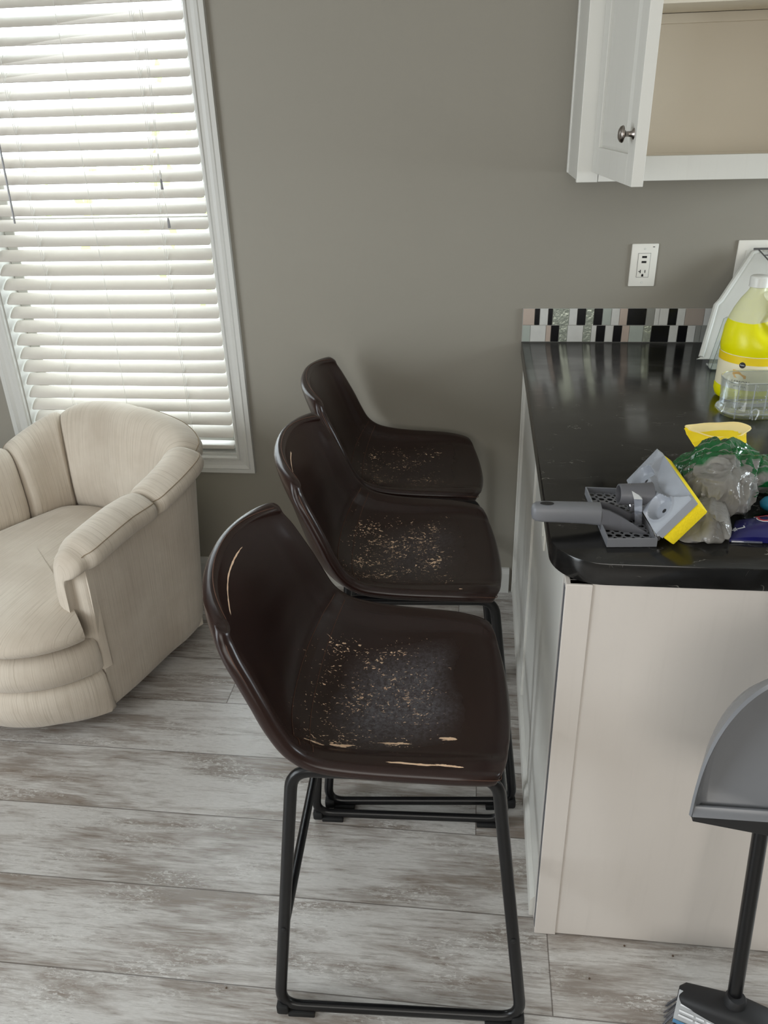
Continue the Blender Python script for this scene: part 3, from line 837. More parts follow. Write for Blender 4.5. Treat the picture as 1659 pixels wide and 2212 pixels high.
# ================================================================== ARMCHAIR (local: x right, y back, z up)
ac = thing('armchair', 'cream ribbed barrel armchair in front of the blinds', 'armchair', (-1.250, -0.418, 0), math.radians(-27.5))
HALF = [(0.384, -0.222), (0.366, -0.10), (0.336, 0.045), (0.320, 0.148), (0.284, 0.234), (0.195, 0.284), (0.095, 0.304), (0.0, 0.309)]
HT = [0.598, 0.611, 0.628, 0.655, 0.694, 0.720, 0.732, 0.736]
PLAN = [(x, y, h) for (x, y), h in zip(HALF, HT)] + [(-x, y, h) for (x, y), h in list(zip(HALF, HT))[-2::-1]]
_raw = [cr(PLAN, q / 400) for q in range(401)]
_len = [0.0]
for q in range(400): _len.append(_len[-1] + math.hypot(_raw[q + 1][0] - _raw[q][0], _raw[q + 1][1] - _raw[q][1]))
def _at(t):
    x = min(max(t, 0), 1) * _len[-1]
    lo, hi = 0, 400
    while hi - lo > 1:
        m_ = (lo + hi) // 2
        if _len[m_] <= x: lo = m_
        else: hi = m_
    f = (x - _len[lo]) / max(1e-9, _len[hi] - _len[lo])
    return [a_ + (b_ - a_) * f for a_, b_ in zip(_raw[lo], _raw[hi])]
def plan(t, grow=0.0):
    """horseshoe plan path, t 0 (right arm front) .. 1 (left arm front); returns point and outward normal"""
    p = _at(t); e = 0.02
    a_, b_ = _at(t - e), _at(t + e)
    d = Vector((b_[0] - a_[0], b_[1] - a_[1])).normalized()
    n_ = Vector((d.y, -d.x))
    return Vector((p[0], p[1])) + n_ * grow, n_
def ztop(t): return _at(t)[2]
def t_of(x, y):
    return min(range(401), key=lambda q: (_raw[q][0] - x) ** 2 + (_raw[q][1] - y) ** 2)
TA = _len[t_of(0.336, 0.045)] / _len[-1]
TB = _len[t_of(0.284, 0.234)] / _len[-1]
def flare(t, z):
    x, y = abs(_at(t)[0]), _at(t)[1]
    return (0.02 + 0.05 * min(1, max(0, (y + 0.05) / 0.25)) * min(1, x / 0.25)) * max(0.0, z - 0.06)
k = dict(parent=ac, world=False)
# outer shell
b = MB(); rings = []; uvs = []
n = 90
prof_sh = lambda zt: [(-0.030, zt - 0.055), (-0.008, zt - 0.06), (0.000, zt - 0.075), (0.002, zt - 0.14), (0.0, 0.32), (-0.002, 0.16), (-0.004, 0.085), (-0.012, 0.055), (-0.035, 0.042), (-0.085, 0.040), (-0.085, 0.20), (-0.080, zt - 0.12), (-0.060, zt - 0.07)]
for i in range(n + 1):
    t = i / n
    zt = ztop(t)
    rg = []
    for g, z in prof_sh(zt):
        p, nn = plan(t, g + flare(t, z))
        rg.append(Vector((p.x, p.y, z)))
    rings.append(rg)
d_ = 0.006
for rr_, y_ in ((rings[0], -1), (rings[-1], -1)): pass
for i in range(n + 1):
    for j in range(len(rings[0])): uvs.append((i / n * 2.0, rings[i][j].z))
b.loft(rings, True, True, True, uvs=uvs)
obj('outer_shell', b, M['fabric'], angle=50, **k)
# padded front faces of the arms
for s in (1, -1):
    b = MB(); uvs = []; rg = []
    for z in (0.20, 0.26, 0.34, 0.42, 0.50, 0.532):
        r0 = []
        for kk in range(15):
            u = kk / 14
            r0.append(Vector((s * (0.389 - 0.105 * u), -0.2215 - 0.016 * math.sin(PI * u) ** 0.6 * (1 if z < 0.51 else 0.3) - 0.012 * u, z)))
        r0 += [Vector((s * 0.284, -0.20, z)), Vector((s * 0.389, -0.20, z))]
        rg.append(r0)
    for i in range(len(rg)):
        for j in range(17): uvs.append((j * 0.009, rg[i][j].z))
    b.loft(rg, True, True, True, uvs=uvs)
    obj('arm_front', b, M['fabric'], angle=50, **k)
M['stitchcream'] = plain('tan_piping', LIN(150, 134, 112), 0.9)
def channel(name, t0, t1, end0=0.004, end1=0.004, drop=0.0):
    """channel cushion rolled over the rim between path parameters t0 and t1"""
    b = MB(); rings = []; m = 30
    for i in range(m + 1):
        f = i / m
        a = min(f, 1 - f) / 0.15
        k_ = math.sqrt(max(0.0, 1 - (1 - min(1, a)) ** 2))
        t = t0 + (t1 - t0) * f
        zt = ztop(t) + 0.008 * math.sin(PI * f)
        zb = 0.345
        h = zt - zb
        sec = [(-0.052, zb), (-0.098, zb + 0.02), (-0.122, zb + h * 0.30), (-0.118, zb + h * 0.55), (-0.105, zb + h * 0.78), (-0.082, zt - 0.020), (-0.045, zt - 0.001), (-0.010, zt - 0.006), (0.026, zt - 0.025), (0.038, zt - 0.045), (0.034, zt - 0.066), (0.014, zt - 0.079), (-0.012, zt - 0.083), (-0.040, zt - 0.11)]
        pts = []
        q = len(sec)
        for j in range(q):
            for ss in range(3):
                x = ss / 3
                pa, pb, pc, pd = sec[j - 1], sec[j], sec[(j + 1) % q], sec[(j + 2) % q]
                pts.append(tuple(0.5 * (2 * B_ + (-A_ + C_) * x + (2 * A_ - 5 * B_ + 4 * C_ - D_) * x * x + (-A_ + 3 * B_ - 3 * C_ + D_) * x ** 3) for A_, B_, C_, D_ in zip(pa, pb, pc, pd)))
        gc = -0.042
        rg = []
        for g, z in pts:
            zc = min(z, zt - 0.055)
            g2 = gc + (g - gc) * (0.74 + 0.26 * k_)
            z2 = zc + (z - zc) * (0.78 + 0.22 * k_)
            p, nn = plan(t, g2 + flare(t, z2))
            rg.append(Vector((p.x, p.y, z2)))
        rings.append(rg)
    def shrink(rg, s, dy):
        c = sum(rg, Vector()) / len(rg)
        return [c + Vector(((p.x - c.x) * s, (p.y - c.y) * s, (p.z - c.z) * s ** 0.30)) + dy for p in rg]
    d0 = (sum(rings[0], Vector()) - sum(rings[2], Vector())) / len(rings[0]); d0.normalize()
    d1 = (sum(rings[-1], Vector()) - sum(rings[-3], Vector())) / len(rings[0]); d1.normalize()
    def ends(rg, d, e): return [shrink(rg, 0.15, d * e), shrink(rg, 0.45, d * e * 0.96), shrink(rg, 0.72, d * e * 0.82), shrink(rg, 0.90, d * e * 0.5), shrink(rg, 0.97, d * e * 0.22)]
    full = ends(rings[0], d0, end0) + rings + ends(rings[-1], d1, end1)[::-1]
    uvs = []
    for i, rg in enumerate(full):
        acc = 0
        for j, p in enumerate(rg):
            if j: acc += (p - rg[j - 1]).length
            uvs.append((i / len(full) * (t1 - t0) * 2.0, acc))
    b.loft(full, True, True, True, uvs=uvs)
    o = obj(name, b, M['fabric'], angle=60, **k)
    b = MB()
    js = 24
    b.tube([r[js] + (r[js] - sum(r, Vector()) / len(r)).normalized() * 0.0008 for r in full[4:-4]], 0.0014, 5)
    obj('piping', b, M['stitchcream'], parent=o, world=False)
E1 = 0.002
channel('arm_cushion', 0.0, TA - E1, end0=0.042)
channel('wing_cushion', TA + E1, TB - E1)
channel('back_cushion', TB + E1, 1 - TB - E1)
channel('wing_cushion', 1 - TB + E1, 1 - TA - E1)
channel('arm_cushion', 1 - TA + E1, 1.0, end1=0.042)
def pillow(name, outline, z0, z1, crown, ctr):
    b = MB(); c = Vector(ctr)
    rings = []; uvs = []
    H = z1 - z0
    st = [(0.05, 1.0), (0.45, 0.995), (0.72, 0.965), (0.86, 0.90), (0.94, 0.79), (0.985, 0.65), (1.0, 0.5), (0.985, 0.35), (0.94, 0.2), (0.86, 0.09), (0.72, 0.03), (0.45, 0.0), (0.05, 0.0)]
    for q, (s, h) in enumerate(st):
        hh = z0 + H * h + (crown * (1 - s ** 2) if q < 6 else 0)
        rings.append([Vector((c.x + (x - c.x) * s, c.y + (y - c.y) * s, hh)) for x, y in outline])
    for rg in rings:
        for p in rg: uvs.append((p.x * 0.95 + p.y * 0.25, p.y + p.z))
    b.loft(rings, True, True, True, uvs=uvs)
    return obj(name, b, M['fabric'], angle=60, **k)
def bow(x, w, y0, d, e, f): return y0 - d * max(0.0, 1 - abs(x / w) ** e) ** f
right = [(0.255, 0.14), (0.268, 0.02), (0.276, -0.10), (0.282, -0.20), (0.300, -0.256), (0.345, -0.268), (0.392, -0.272)]
NBW = 30
front = [(0.412 * math.sin(a), bow(0.412 * math.sin(a), 0.412, -0.275, 0.235, 3.0, 0.62)) for a in [PI / 2 - PI * q / NBW for q in range(NBW + 1)]]
back_arc = [(-0.255 * math.cos(PI * q / 16), 0.14 + 0.10 * math.sin(PI * q / 16)) for q in range(1, 16)]
out = right + front + [(-x, y) for x, y in right[::-1]] + back_arc
pillow('seat_cushion', out, 0.302, 0.405, 0.024, (0.0, -0.12))
def band(name, z0, z1, y0, d, w):
    """bowed front rail with a rounded face"""
    b = MB(); rings = []; uvs = []
    m = 48
    acc = 0; lastp = None
    for i in range(m + 1):
        a = -PI / 2 + PI * i / m
        x = w * math.sin(a)
        y = bow(x, w, y0, d, 2.8, 0.62)
        # outward normal
        e_ = 0.01
        xa, xb = w * math.sin(max(-PI / 2, a - e_)), w * math.sin(min(PI / 2, a + e_))
        ta = Vector((xb - xa, bow(xb, w, y0, d, 2.8, 0.62) - bow(xa, w, y0, d, 2.8, 0.62)))
        ta = ta.normalized() if ta.length > 1e-9 else Vector((0, -1))
        nn = Vector((ta.y, -ta.x))
        H = z1 - z0
        pts = [(-0.06, z1 - 0.004), (-0.012, z1), (0.008, z1 - H * 0.10), (0.020, z1 - H * 0.32), (0.022, z1 - H * 0.55), (0.014, z1 - H * 0.82), (-0.008, z0), (-0.06, z0 + 0.004)]
        tp = min(1.0, (PI / 2 - abs(a)) / 0.55)
        rg = []
        for g, z in pts:
            under = -0.036 * (1 - min(1, max(0, (z - 0.04) / 0.15))) ** 1.3 * tp
            gg = (g * (0.35 + 0.65 * tp) if g > 0 else g) + under
            px, py = x + nn.x * gg, y + nn.y * gg
            rg.append(Vector((px, max(py, -10) if g > -0.05 else y0 + 0.02, z)))
            if g <= -0.05: rg[-1].x = x * 0.97
        c2 = Vector((x, y))
        if lastp is not None: acc += (c2 - lastp).length
        lastp = c2
        rings.append(rg)
        for p in rg: uvs.append((acc, p.z))
    b.loft(rings, True, True, True, uvs=uvs)
    obj(name, b, M['fabric'], angle=60, **k)
band('front_band', 0.196, 0.306, -0.232, 0.255, 0.386)
band('front_skirt', 0.045, 0.199, -0.228, 0.262, 0.386)
b = MB(); b.lathe([(0.20, 0.0), (0.21, 0.008), (0.21, 0.016), (0.05, 0.022), (0.05, 0.052)], (0, -0.02, 0), 32)
obj('swivel_base', b, M['rubber'], **k)
b = MB()
b.box(-0.29, 0.29, -0.24, 0.22, 0.05, 0.30)
obj('seat_deck', b, M['fabric'], smooth=False, **k)

# ================================================================== THINGS ON THE WORKTOP
Z = CH + 0.0006
# ---- sponge mop head with wringer plate
mop = thing('sponge_mop_head', 'grey sponge mop head with perforated wringer lying on the front corner of the worktop', 'mop head', (0.26, -1.2, Z))
# wringer plate: local axes, u across (x), v along (y)
pA, pB, pC, pD = Vector((0.217, -1.290, 0)), Vector((0.298, -1.283, 0)), Vector((0.281, -1.093, 0)), Vector((0.203, -1.090, 0))
ZP = Z + 0.006
def PP(u, v, z): return pA * (1 - u) * (1 - v) + pB * u * (1 - v) + pC * u * v + pD * (1 - u) * v + Vector((0, 0, z))
bm = bmesh.new()
# perforated sheet: cells with octagonal holes
nu, nv = 5, 11
b = MB()
cols = [(0.03 + 0.94 * i / nu, 0.03 + 0.94 * (i + 1) / nu) for i in range(nu)]
for i in range(nu):
    for j in range(nv):
        u0, u1 = cols[i]; v0, v1 = 0.02 + 0.96 * j / nv, 0.02 + 0.96 * (j + 1) / nv
        cu_, cv_ = (u0 + u1) / 2, (v0 + v1) / 2
        if 4 <= j <= 6 and i < 5 and j == 5:
            vs = [PP(u0, v0, ZP), PP(u1, v0, ZP), PP(u1, v1, ZP), PP(u0, v1, ZP)]
            b.add(vs, [(0, 1, 2, 3)]); continue
        outer, inner = [], []
        for q in range(12):
            a = 2 * PI * q / 12
            c, s = math.cos(a), math.sin(a); mx = max(abs(c), abs(s))
            outer.append(PP(cu_ + c / mx * (u1 - u0) / 2, cv_ + s / mx * (v1 - v0) / 2, ZP))
            inner.append(PP(cu_ + c * 0.066, cv_ + s * 0.0262, ZP))
        low = [p - Vector((0, 0, 0.0012)) for p in inner]
        n_ = 12
        vs = outer + inner + low
        b.add(vs, [(q, (q + 1) % n_, n_ + (q + 1) % n_, n_ + q) for q in range(n_)] + [(n_ + q, n_ + (q + 1) % n_, 2 * n_ + (q + 1) % n_, 2 * n_ + q) for q in range(n_)])
# rim walls
rimz0, rimz1 = Z + 0.0005, Z + 0.0165
co = [(0, 0), (1, 0), (1, 1), (0, 1)]
ins = [(0.035, 0.014), (0.965, 0.014), (0.965, 0.986), (0.035, 0.986)]
ringsr = []
for z, sel in ((rimz0, co), (rimz1 - 0.001, co), (rimz1, [((c[0] + i[0]) / 2, (c[1] + i[1]) / 2) for c, i in zip(co, ins)]), (rimz1 - 0.001, ins), (ZP - 0.001, ins)):
    ringsr.append([PP(u, v, z) for u, v in sel])
b.loft(ringsr, True)
wp = obj('wringer_plate', b, M['grey'], mop, smooth=False)
# lever handle (hooked over the plate)
b = MB()
def hsec(x, yc, w, z0, z1):
    r = min(w, (z1 - z0)) * 0.45
    pts = []
    for q in range(16):
        a = 2 * PI * q / 16
        c, s = math.cos(a), math.sin(a); e = 0.55
        pts.append(Vector((x, yc + w / 2 * math.copysign(abs(c) ** e, c), (z0 + z1) / 2 + (z1 - z0) / 2 * math.copysign(abs(s) ** e, s))))
    return pts
HS = [(0.0955, -1.236, 0.010, 0.946, 0.958), (0.0975, -1.236, 0.022, 0.940, 0.963), (0.103, -1.236, 0.029, 0.937, 0.966), (0.115, -1.235, 0.031, 0.935, 0.967), (0.150, -1.232, 0.031, 0.933, 0.966), (0.185, -1.228, 0.032, 0.930, 0.964), (0.212, -1.224, 0.034, 0.926, 0.962)]
b.loft([hsec(*h) for h in HS], True, True, True)
lev = obj('lever_handle', b, M['grey'], mop, angle=60)
b = MB()
b.lathe([(0.0, 0.0), (0.0075, 0.0), (0.0082, 0.0006), (0.0078, 0.0012), (0.0, 0.0011)], seg=20, mat=Matrix.Translation(Vector((0.121, -1.236, 0.9664))) @ Matrix.Diagonal((1.45, 0.75, 1, 1)))
obj('hanging_hole', b, M['slot'], lev)
b = MB()   # arms of the lever fading into the plate
for s in (-1, 1):
    b.loft([[Vector((x, -1.223 + s * w - 0.0025, ZP)), Vector((x, -1.223 + s * w + 0.0025, ZP)), Vector((x, -1.223 + s * w + 0.002, z)), Vector((x, -1.223 + s * w - 0.002, z))] for x, w, z in ((0.212, 0.0145, 0.960), (0.225, 0.015, 0.957), (0.245, 0.0175, 0.948), (0.265, 0.022, 0.936), (0.287, 0.027, 0.9245))], True, True, True)
b.box(0.212, 0.214, -1.238, -1.209, ZP, 0.956)
obj('lever_arms', b, M['greydark'], lev, smooth=False)
# tilted head plate
HO = Vector((0.293, -1.288, 0.943)); HL = Vector((-0.015, 0.207, 0)); HW = Vector((0.045, 0.0033, 0.059))
eL, eW = HL.normalized(), HW.normalized(); eN = eL.cross(eW).normalized()
if eN.z < 0: eN = -eN          # faces up and left
LL, WW = HL.length, HW.length + 0.004
HMt = Matrix((eL, eW, eN)).transposed().to_4x4(); HMt.translation = HO
def Hp(l, w, n): return HMt @ Vector((l, w, n))
b = MB()
NX, NY = 96, 44
def hz(l, w):
    u, v = l / LL, w / WW
    z = 0.006 * max(0, math.sin(PI * min(1, max(0, u)))) ** 0.6
    for cu_ in (0.22, 0.78):
        dx, dy = (u - cu_) / 0.138, (v - 0.38) / 0.30
        r = math.sqrt(dx * dx + dy * dy)
        z -= 0.012 * min(1, max(0, (1.0 - r) / 0.26))
        z += 0.0016 * math.exp(-((r - 1.06) / 0.10) ** 2)
    # crescent scoop along the upper edge
    lim = 1.0 - 0.52 * max(0, 1 - ((u - 0.5) / 0.44) ** 2)
    if v > lim: z -= 0.013 * min(1, (v - lim) / 0.05)
    return z
G = []
for i in range(NX + 1):
    row = []
    for j in range(NY + 1):
        l, w = LL * i / NX, WW * j / NY
        bow = 0.010 * (1 - (2 * i / NX - 1) ** 2)
        row.append(Hp(l, w * 1.0, hz(l, w)))
    G.append(row)
vs = [p for r in G for p in r]
b.add(vs, [(i * (NY + 1) + j, (i + 1) * (NY + 1) + j, (i + 1) * (NY + 1) + j + 1, i * (NY + 1) + j + 1) for i in range(NX) for j in range(NY)])
edge = [G[i][0] for i in range(NX + 1)] + [G[NX][j] for j in range(1, NY + 1)] + [G[i][NY] for i in range(NX - 1, -1, -1)] + [G[0][j] for j in range(NY - 1, 0, -1)]
inv = HMt.inverted()
lowe = []
for p in edge:
    q = inv @ p; q.z = -0.014; lowe.append(HMt @ q)
b.loft([edge, lowe], True, False, True)
hp = obj('head_plate', b, M['greylite'], mop, angle=35)
for cu_ in (0.22, 0.78):
    b = MB()
    b.lathe([(0.0, 0.0), (0.0034, 0.0), (0.0040, 0.0006), (0.0, 0.0007)], seg=16, mat=HMt @ Matrix.Translation(Vector((LL * cu_, WW * 0.36, hz(LL * cu_, WW * 0.36) - 0.0001))))
    obj('screw_hole', b, M['slot'], hp)
b = MB()
b.box(0.001, LL - 0.001, 0.001, WW - 0.001, -0.0225 - 0.016, -0.0142, 0.003, mat=HMt)
sp_ = obj('sponge', b, M['sponge'], mop)
# handle socket
b = MB()
s0 = Hp(LL * 0.48, WW * 0.34, 0.002); s1 = s0 + Vector((-0.056, -0.006, 0.002))
ax = (s1 - s0).normalized(); p0 = ax.orthogonal().normalized(); p1 = ax.cross(p0)
def cring(c, r): return [c + p0 * (r * math.cos(q * PI / 14)) + p1 * (r * math.sin(q * PI / 14)) for q in range(28)]
b.loft([cring(s0, 0.0215), cring(s0 + ax * 0.02, 0.0195), cring(s1 - ax * 0.001, 0.0180), cring(s1, 0.0172), cring(s1, 0.0150), cring(s1 - ax * 0.03, 0.0145)], True, True, True)
obj('handle_socket', b, M['greydark'], hp)
b = MB()
b.box(-0.003, 0.040, -0.0225, 0.0225, -0.014, 0.0, 0.002, mat=Matrix.Translation(Hp(LL * 0.5, WW * 0.12, 0.006)) @ Matrix.Rotation(PI / 2, 4, 'Z') @ Matrix.Translation(Vector((-0.02, 0.0, 0.0))))
obj('hinge_block', b, M['greydark'], hp)
# bright metal clip
b = MB()
c0 = Vector((0.262, -1.205, 0.962))
b.add([c0 + Vector(v) * 1.7 for v in ((0, 0.008, 0.014), (0.010, 0.010, 0.010), (0.011, -0.006, 0.004), (0.002, -0.010, 0.006), (0.004, 0.004, -0.020), (0.012, 0.002, -0.024), (0.013, -0.010, -0.026), (0.006, -0.012, -0.024))], [(0, 1, 2, 3), (4, 5, 6, 7), (0, 1, 5, 4), (1, 2, 6, 5), (2, 3, 7, 6), (3, 0, 4, 7)])
b.tube([c0 + Vector((-0.008, 0.006, -0.004)), c0 + Vector((0.0, 0.006, -0.002)), c0 + Vector((0.003, 0.0, -0.012))], 0.0022, 8)
obj('metal_clip', b, M['chrome'], mop, smooth=False)
b = MB()
q0, q1 = PP(1.03, 0.02, Z + 0.014), PP(1.03, 0.62, Z + 0.030)
b.tube([q0, q1], 0.0052, 8, ry=0.003)
b.tube([q0 + Vector((-.004, 0, 0.003)), q1 + Vector((-.004, 0, 0.003))], 0.0018, 6)
obj('hinge_strip', b, M['chrome'], mop)

# ---- yellow rubber glove
gl = thing('rubber_glove', 'yellow rubber glove with its pale cuff opening, tucked behind the plastic bag', 'glove', (0.50, -0.9, Z))
def glove(off, lip=True):
    rg = []
    #      centre              hx     e2 (half short axis vector)
    S = [((0.494, -0.976, 0.930), 0.036, (0, 0.000, 0.010)), ((0.494, -0.962, 0.931), 0.044, (0, 0.002, 0.012)), ((0.494, -0.940, 0.931), 0.047, (0, 0.006, 0.013)), ((0.495, -0.900, 0.933), 0.050, (0, 0.014, 0.013)), ((0.496, -0.872, 0.937), 0.054, (0, 0.020, 0.008)), ((0.497, -0.850, 0.944), 0.059, (0, 0.023, 0.005)), ((0.498, -0.838, 0.950), 0.063, (0, 0.024, 0.006)), ((0.498, -0.835, 0.9530), 0.064, (0, 0.025, 0.007))]
    for i, (c, hx, e2) in enumerate(S):
        c = Vector(c); e2 = Vector(e2); r0 = []
        for q in range(40):
            a = 2 * PI * q / 40
            wv = 1 + 0.05 * math.sin(3 * a + i) + 0.03 * math.sin(7 * a + 2 * i)
            dz = 0.004 * math.sin(2 * a + 0.6) * (i / 7)
            p = c + Vector((1, 0, 0)) * ((hx - off) * math.cos(a) * wv) + e2 * ((1 - off / 0.012) * math.sin(a) * wv) + Vector((0, 0, dz))
            p.z = max(p.z, Z + 0.0008 + off)
            r0.append(p)
        rg.append(r0)
    return rg
b = MB(); b.loft(glove(0.0), True, True, False); obj('glove_body', b, M['yellow'], gl)
b = MB(); b.loft(glove(0.0012), True, True, False); obj('cuff_lining', b, M['cream'], gl)
b = MB(); b.tube(glove(0.0006)[-1], 0.0016, 6, closed=True); obj('cuff_edge', b, M['cream'], gl)

# ---- crumpled grocery bag
def mat_bag():
    k = NT('translucent_grey_bag')
    co = k.coord(); s = k.n('SeparateXYZ'); k.l(co, s.inputs[0])
    n1 = k.noise(co, 18, 3, 0.5, 0.4)
    z = k.math('ADD', s.outputs[2], k.math('MULTIPLY', k.math('SUBTRACT', n1, 0.5), 0.06))
    y = k.math('ADD', s.outputs[1], k.math('MULTIPLY', k.math('SUBTRACT', n1, 0.5), 0.05))
    g = k.math('MULTIPLY', k.mr(y, 0.004, 0.009), k.mr(z, 0.034, 0.038))
    stripes = k.mr(k.math('SINE', k.math('MULTIPLY', k.math('ADD', y, k.math('MULTIPLY', z, 0.6)), 260.0)), 0.88, 0.94, 1.0, 0.35)
    blot = k.mr(k.noise(co, 34, 3, 0.5, 1.0, w=4.0), 0.56, 0.58)
    right = k.math('MULTIPLY', k.mr(s.outputs[0], 0.026, 0.032), blot)
    m = k.math('MAXIMUM', k.math('MULTIPLY', g, stripes), right)
    col = k.mix(n1, LIN(150, 146, 142), LIN(176, 173, 168))
    col = k.mix(m, col, LIN(14, 100, 48))
    k.base(col, 0.09, 0, 0.7)
    tr = k.n('BsdfTransparent'); tr.inputs[0].default_value = (0.86, 0.86, 0.85, 1)
    tl = k.n('BsdfTranslucent'); k.l(col, tl.inputs[0])
    m1 = k.n('MixShader'); m1.inputs[0].default_value = 0.25
    k.l(k.b.outputs[0], m1.inputs[1]); k.l(tl.outputs[0], m1.inputs[2])
    m2 = k.n('MixShader'); k.l(k.mr(m, 0, 1, 0.24, 0.04), m2.inputs[0])
    k.l(m1.outputs[0], m2.inputs[1]); k.l(tr.outputs[0], m2.inputs[2])
    k.l(m2.outputs[0], k.out.inputs[0])
    vo = k.n('TexVoronoi'); vo.feature = 'DISTANCE_TO_EDGE'; k.l(k.coord(scale=(1, 1.3, 0.8)), vo.inputs['Vector']); vo.inputs['Scale'].default_value = 70
    k.bump(k.math('ADD', k.math('MINIMUM', vo.outputs['Distance'], 0.25), k.math('MULTIPLY', k.noise(co, 50, 2, 0.5, 1.2), 0.6)), 0.45, 0.004)
    return k.m
def crumple(lobes, seed, amp, sub=6):
    bm = bmesh.new()
    bmesh.ops.create_icosphere(bm, subdivisions=sub, radius=1.0)
    off = Vector((seed * 3.1, seed * 1.7, seed * 0.9))
    for v in bm.verts:
        d = v.co.normalized()
        best = 0.0; acc = 0.0; pt = Vector()
        # support-like union of ellipsoids along direction d from a common centre
        c0 = lobes[0][0]
        rmax = 0.0
        for c, r in lobes:
            # ray from c0 along d against the ellipsoid
            o = Vector(((c0.x - c.x) / r[0], (c0.y - c.y) / r[1], (c0.z - c.z) / r[2])); e = Vector((d.x / r[0], d.y / r[1], d.z / r[2]))
            A_ = e.dot(e); B_ = o.dot(e); C_ = o.dot(o) - 1
            D_ = B_ * B_ - A_ * C_
            if D_ > 0:
                tt = (-B_ + math.sqrt(D_)) / A_
                rmax = max(rmax, tt)
        p = c0 + d * rmax
        q = Vector((p.x * 15, p.y * 13, p.z * 11)) + off
        q = q + Vector((noise.noise(q * 1.1), noise.noise(q * 1.1 + off), noise.noise(q * 1.1 - off))) * 1.1
        f = noise.voronoi(q)[0]; e1 = min(f[1] - f[0], 0.6)
        f2 = noise.voronoi(q * 2.1 + off)[0]; e2 = min(f2[1] - f2[0], 0.6)
        p = c0 + d * (rmax * (1 + amp * (0.30 - e1) + amp * 0.30 * (0.3 - e2)))
        p.z = max(p.z, Z + 0.0006)
        v.co = p
    return bm
bag = thing('plastic_bag', 'crumpled translucent grey plastic bag with green print beside the sponge', 'plastic bag', (0.44, -1.12, Z))
b = MB()
c = Vector
b.frombm(crumple([(c((0.432, -1.115, 0.956)), (0.056, 0.080, 0.050)), (c((0.450, -1.060, 0.966)), (0.060, 0.050, 0.046)), (c((0.392, -1.222, 0.936)), (0.034, 0.050, 0.028)), (c((0.370, -1.228, 0.925)), (0.030, 0.034, 0.014)), (c((0.468, -1.080, 0.962)), (0.042, 0.056, 0.048)), (c((0.405, -1.055, 0.952)), (0.034, 0.045, 0.030))], 2.0, 0.36))
M['bag'] = mat_bag()
obj('bag_body', b, M['bag'], bag, angle=50)
b = MB()
b.frombm(crumple([(c((0.535, -1.045, 0.945)), (0.055, 0.055, 0.030)), (c((0.500, -1.070, 0.955)), (0.045, 0.040, 0.028))], 5.0, 0.30, 5))
obj('bag_handles', b, M['bag'], bag, angle=50)

# ---- navy glove pack with red logo
pk = thing('glove_pack', 'navy blue flat pack with a red logo at the front edge of the worktop', 'pack', (0.47, -1.22, Z))
b = MB()
NXp, NYp = 24, 16
def pk_z(u, v): return Z + 0.004 + 0.020 * max(0, math.sin(PI * min(1, max(0, u)))) ** 0.5 * max(0, math.sin(PI * min(1, max(0, v * 0.92 + 0.04)))) ** 0.5 + 0.0015 * math.sin(9 * u + 4 * v)
PA, PB, PC, PD = Vector((0.419, -1.258, 0)), Vector((0.60, -1.262, 0)), Vector((0.60, -1.180, 0)), Vector((0.448, -1.186, 0))
def pk_p(u, v, dz=0.0):
    p = PA * (1 - u) * (1 - v) + PB * u * (1 - v) + PC * u * v + PD * (1 - u) * v
    p.z = pk_z(u, v) + dz
    return p
topg = [[pk_p(i / NXp, j / NYp) for j in range(NYp + 1)] for i in range(NXp + 1)]
b.add([p for r in topg for p in r], [(i * (NYp + 1) + j, (i + 1) * (NYp + 1) + j, (i + 1) * (NYp + 1) + j + 1, i * (NYp + 1) + j + 1) for i in range(NXp) for j in range(NYp)])
edge = [topg[i][0] for i in range(NXp + 1)] + [topg[NXp][j] for j in range(1, NYp + 1)] + [topg[i][NYp] for i in range(NXp - 1, -1, -1)] + [topg[0][j] for j in range(NYp - 1, 0, -1)]
b.loft([edge, [Vector((p.x, p.y, Z + 0.0004)) for p in edge]], True, False, True)
obj('pack_body', b, M['navy'], pk, angle=50)
b = MB(); b.box(0.421, 0.470, -1.2615, -1.2575, Z + 0.0005, Z + 0.0035, 0.0008); obj('clear_seal', b, M['clearrim'], pk)
def pk_text(name, s, size, mat, wx, wy, dz, ext=0.0003):
    """lettering turned a quarter turn anticlockwise, laid on the pack; wx, wy world anchor"""
    def bend(v):
        X, Y = wx - v.y, wy + v.x
        w = (Y + 1.26) / 0.077; u = (X - 0.419 - 0.029 * w) / (0.181 - 0.029 * w)
        return Vector((X, Y, pk_z(u, w) + dz + v.z))
    return text(name, s, size, mat, None, pk, depth=ext, bend=bend)
pk_text('size_lettering', 'SIZE', 0.0070, M['white'], 0.4325, -1.234, 0.0010)
pk_text('size_letter', 'L', 0.0170, M['white'], 0.4420, -1.234, 0.0010)
pk_text('logo_outline', 'CL', 0.0370, M['white'], 0.4875, -1.203, 0.0010)
pk_text('logo', 'CL', 0.0320, M['red'], 0.4875, -1.203, 0.0016)
# ---- teal pouch behind the pack
tp = thing('teal_pouch', 'teal and purple printed pouch between the plastic bag and the navy pack', 'pouch', (0.53, -1.14, Z))
b = MB()
b.frombm(crumple([(c((0.556, -1.145, 0.937)), (0.046, 0.028, 0.020)), (c((0.526, -1.148, 0.934)), (0.030, 0.020, 0.016))], 8.0, 0.06, 4))
obj('pouch_body', b, M['teal'], tp, angle=180)
b = MB()
b.frombm(crumple([(c((0.562, -1.162, 0.941)), (0.030, 0.014, 0.018))], 9.0, 0.10, 4))
obj('printed_flap', b, M['purple'], tp, angle=180)

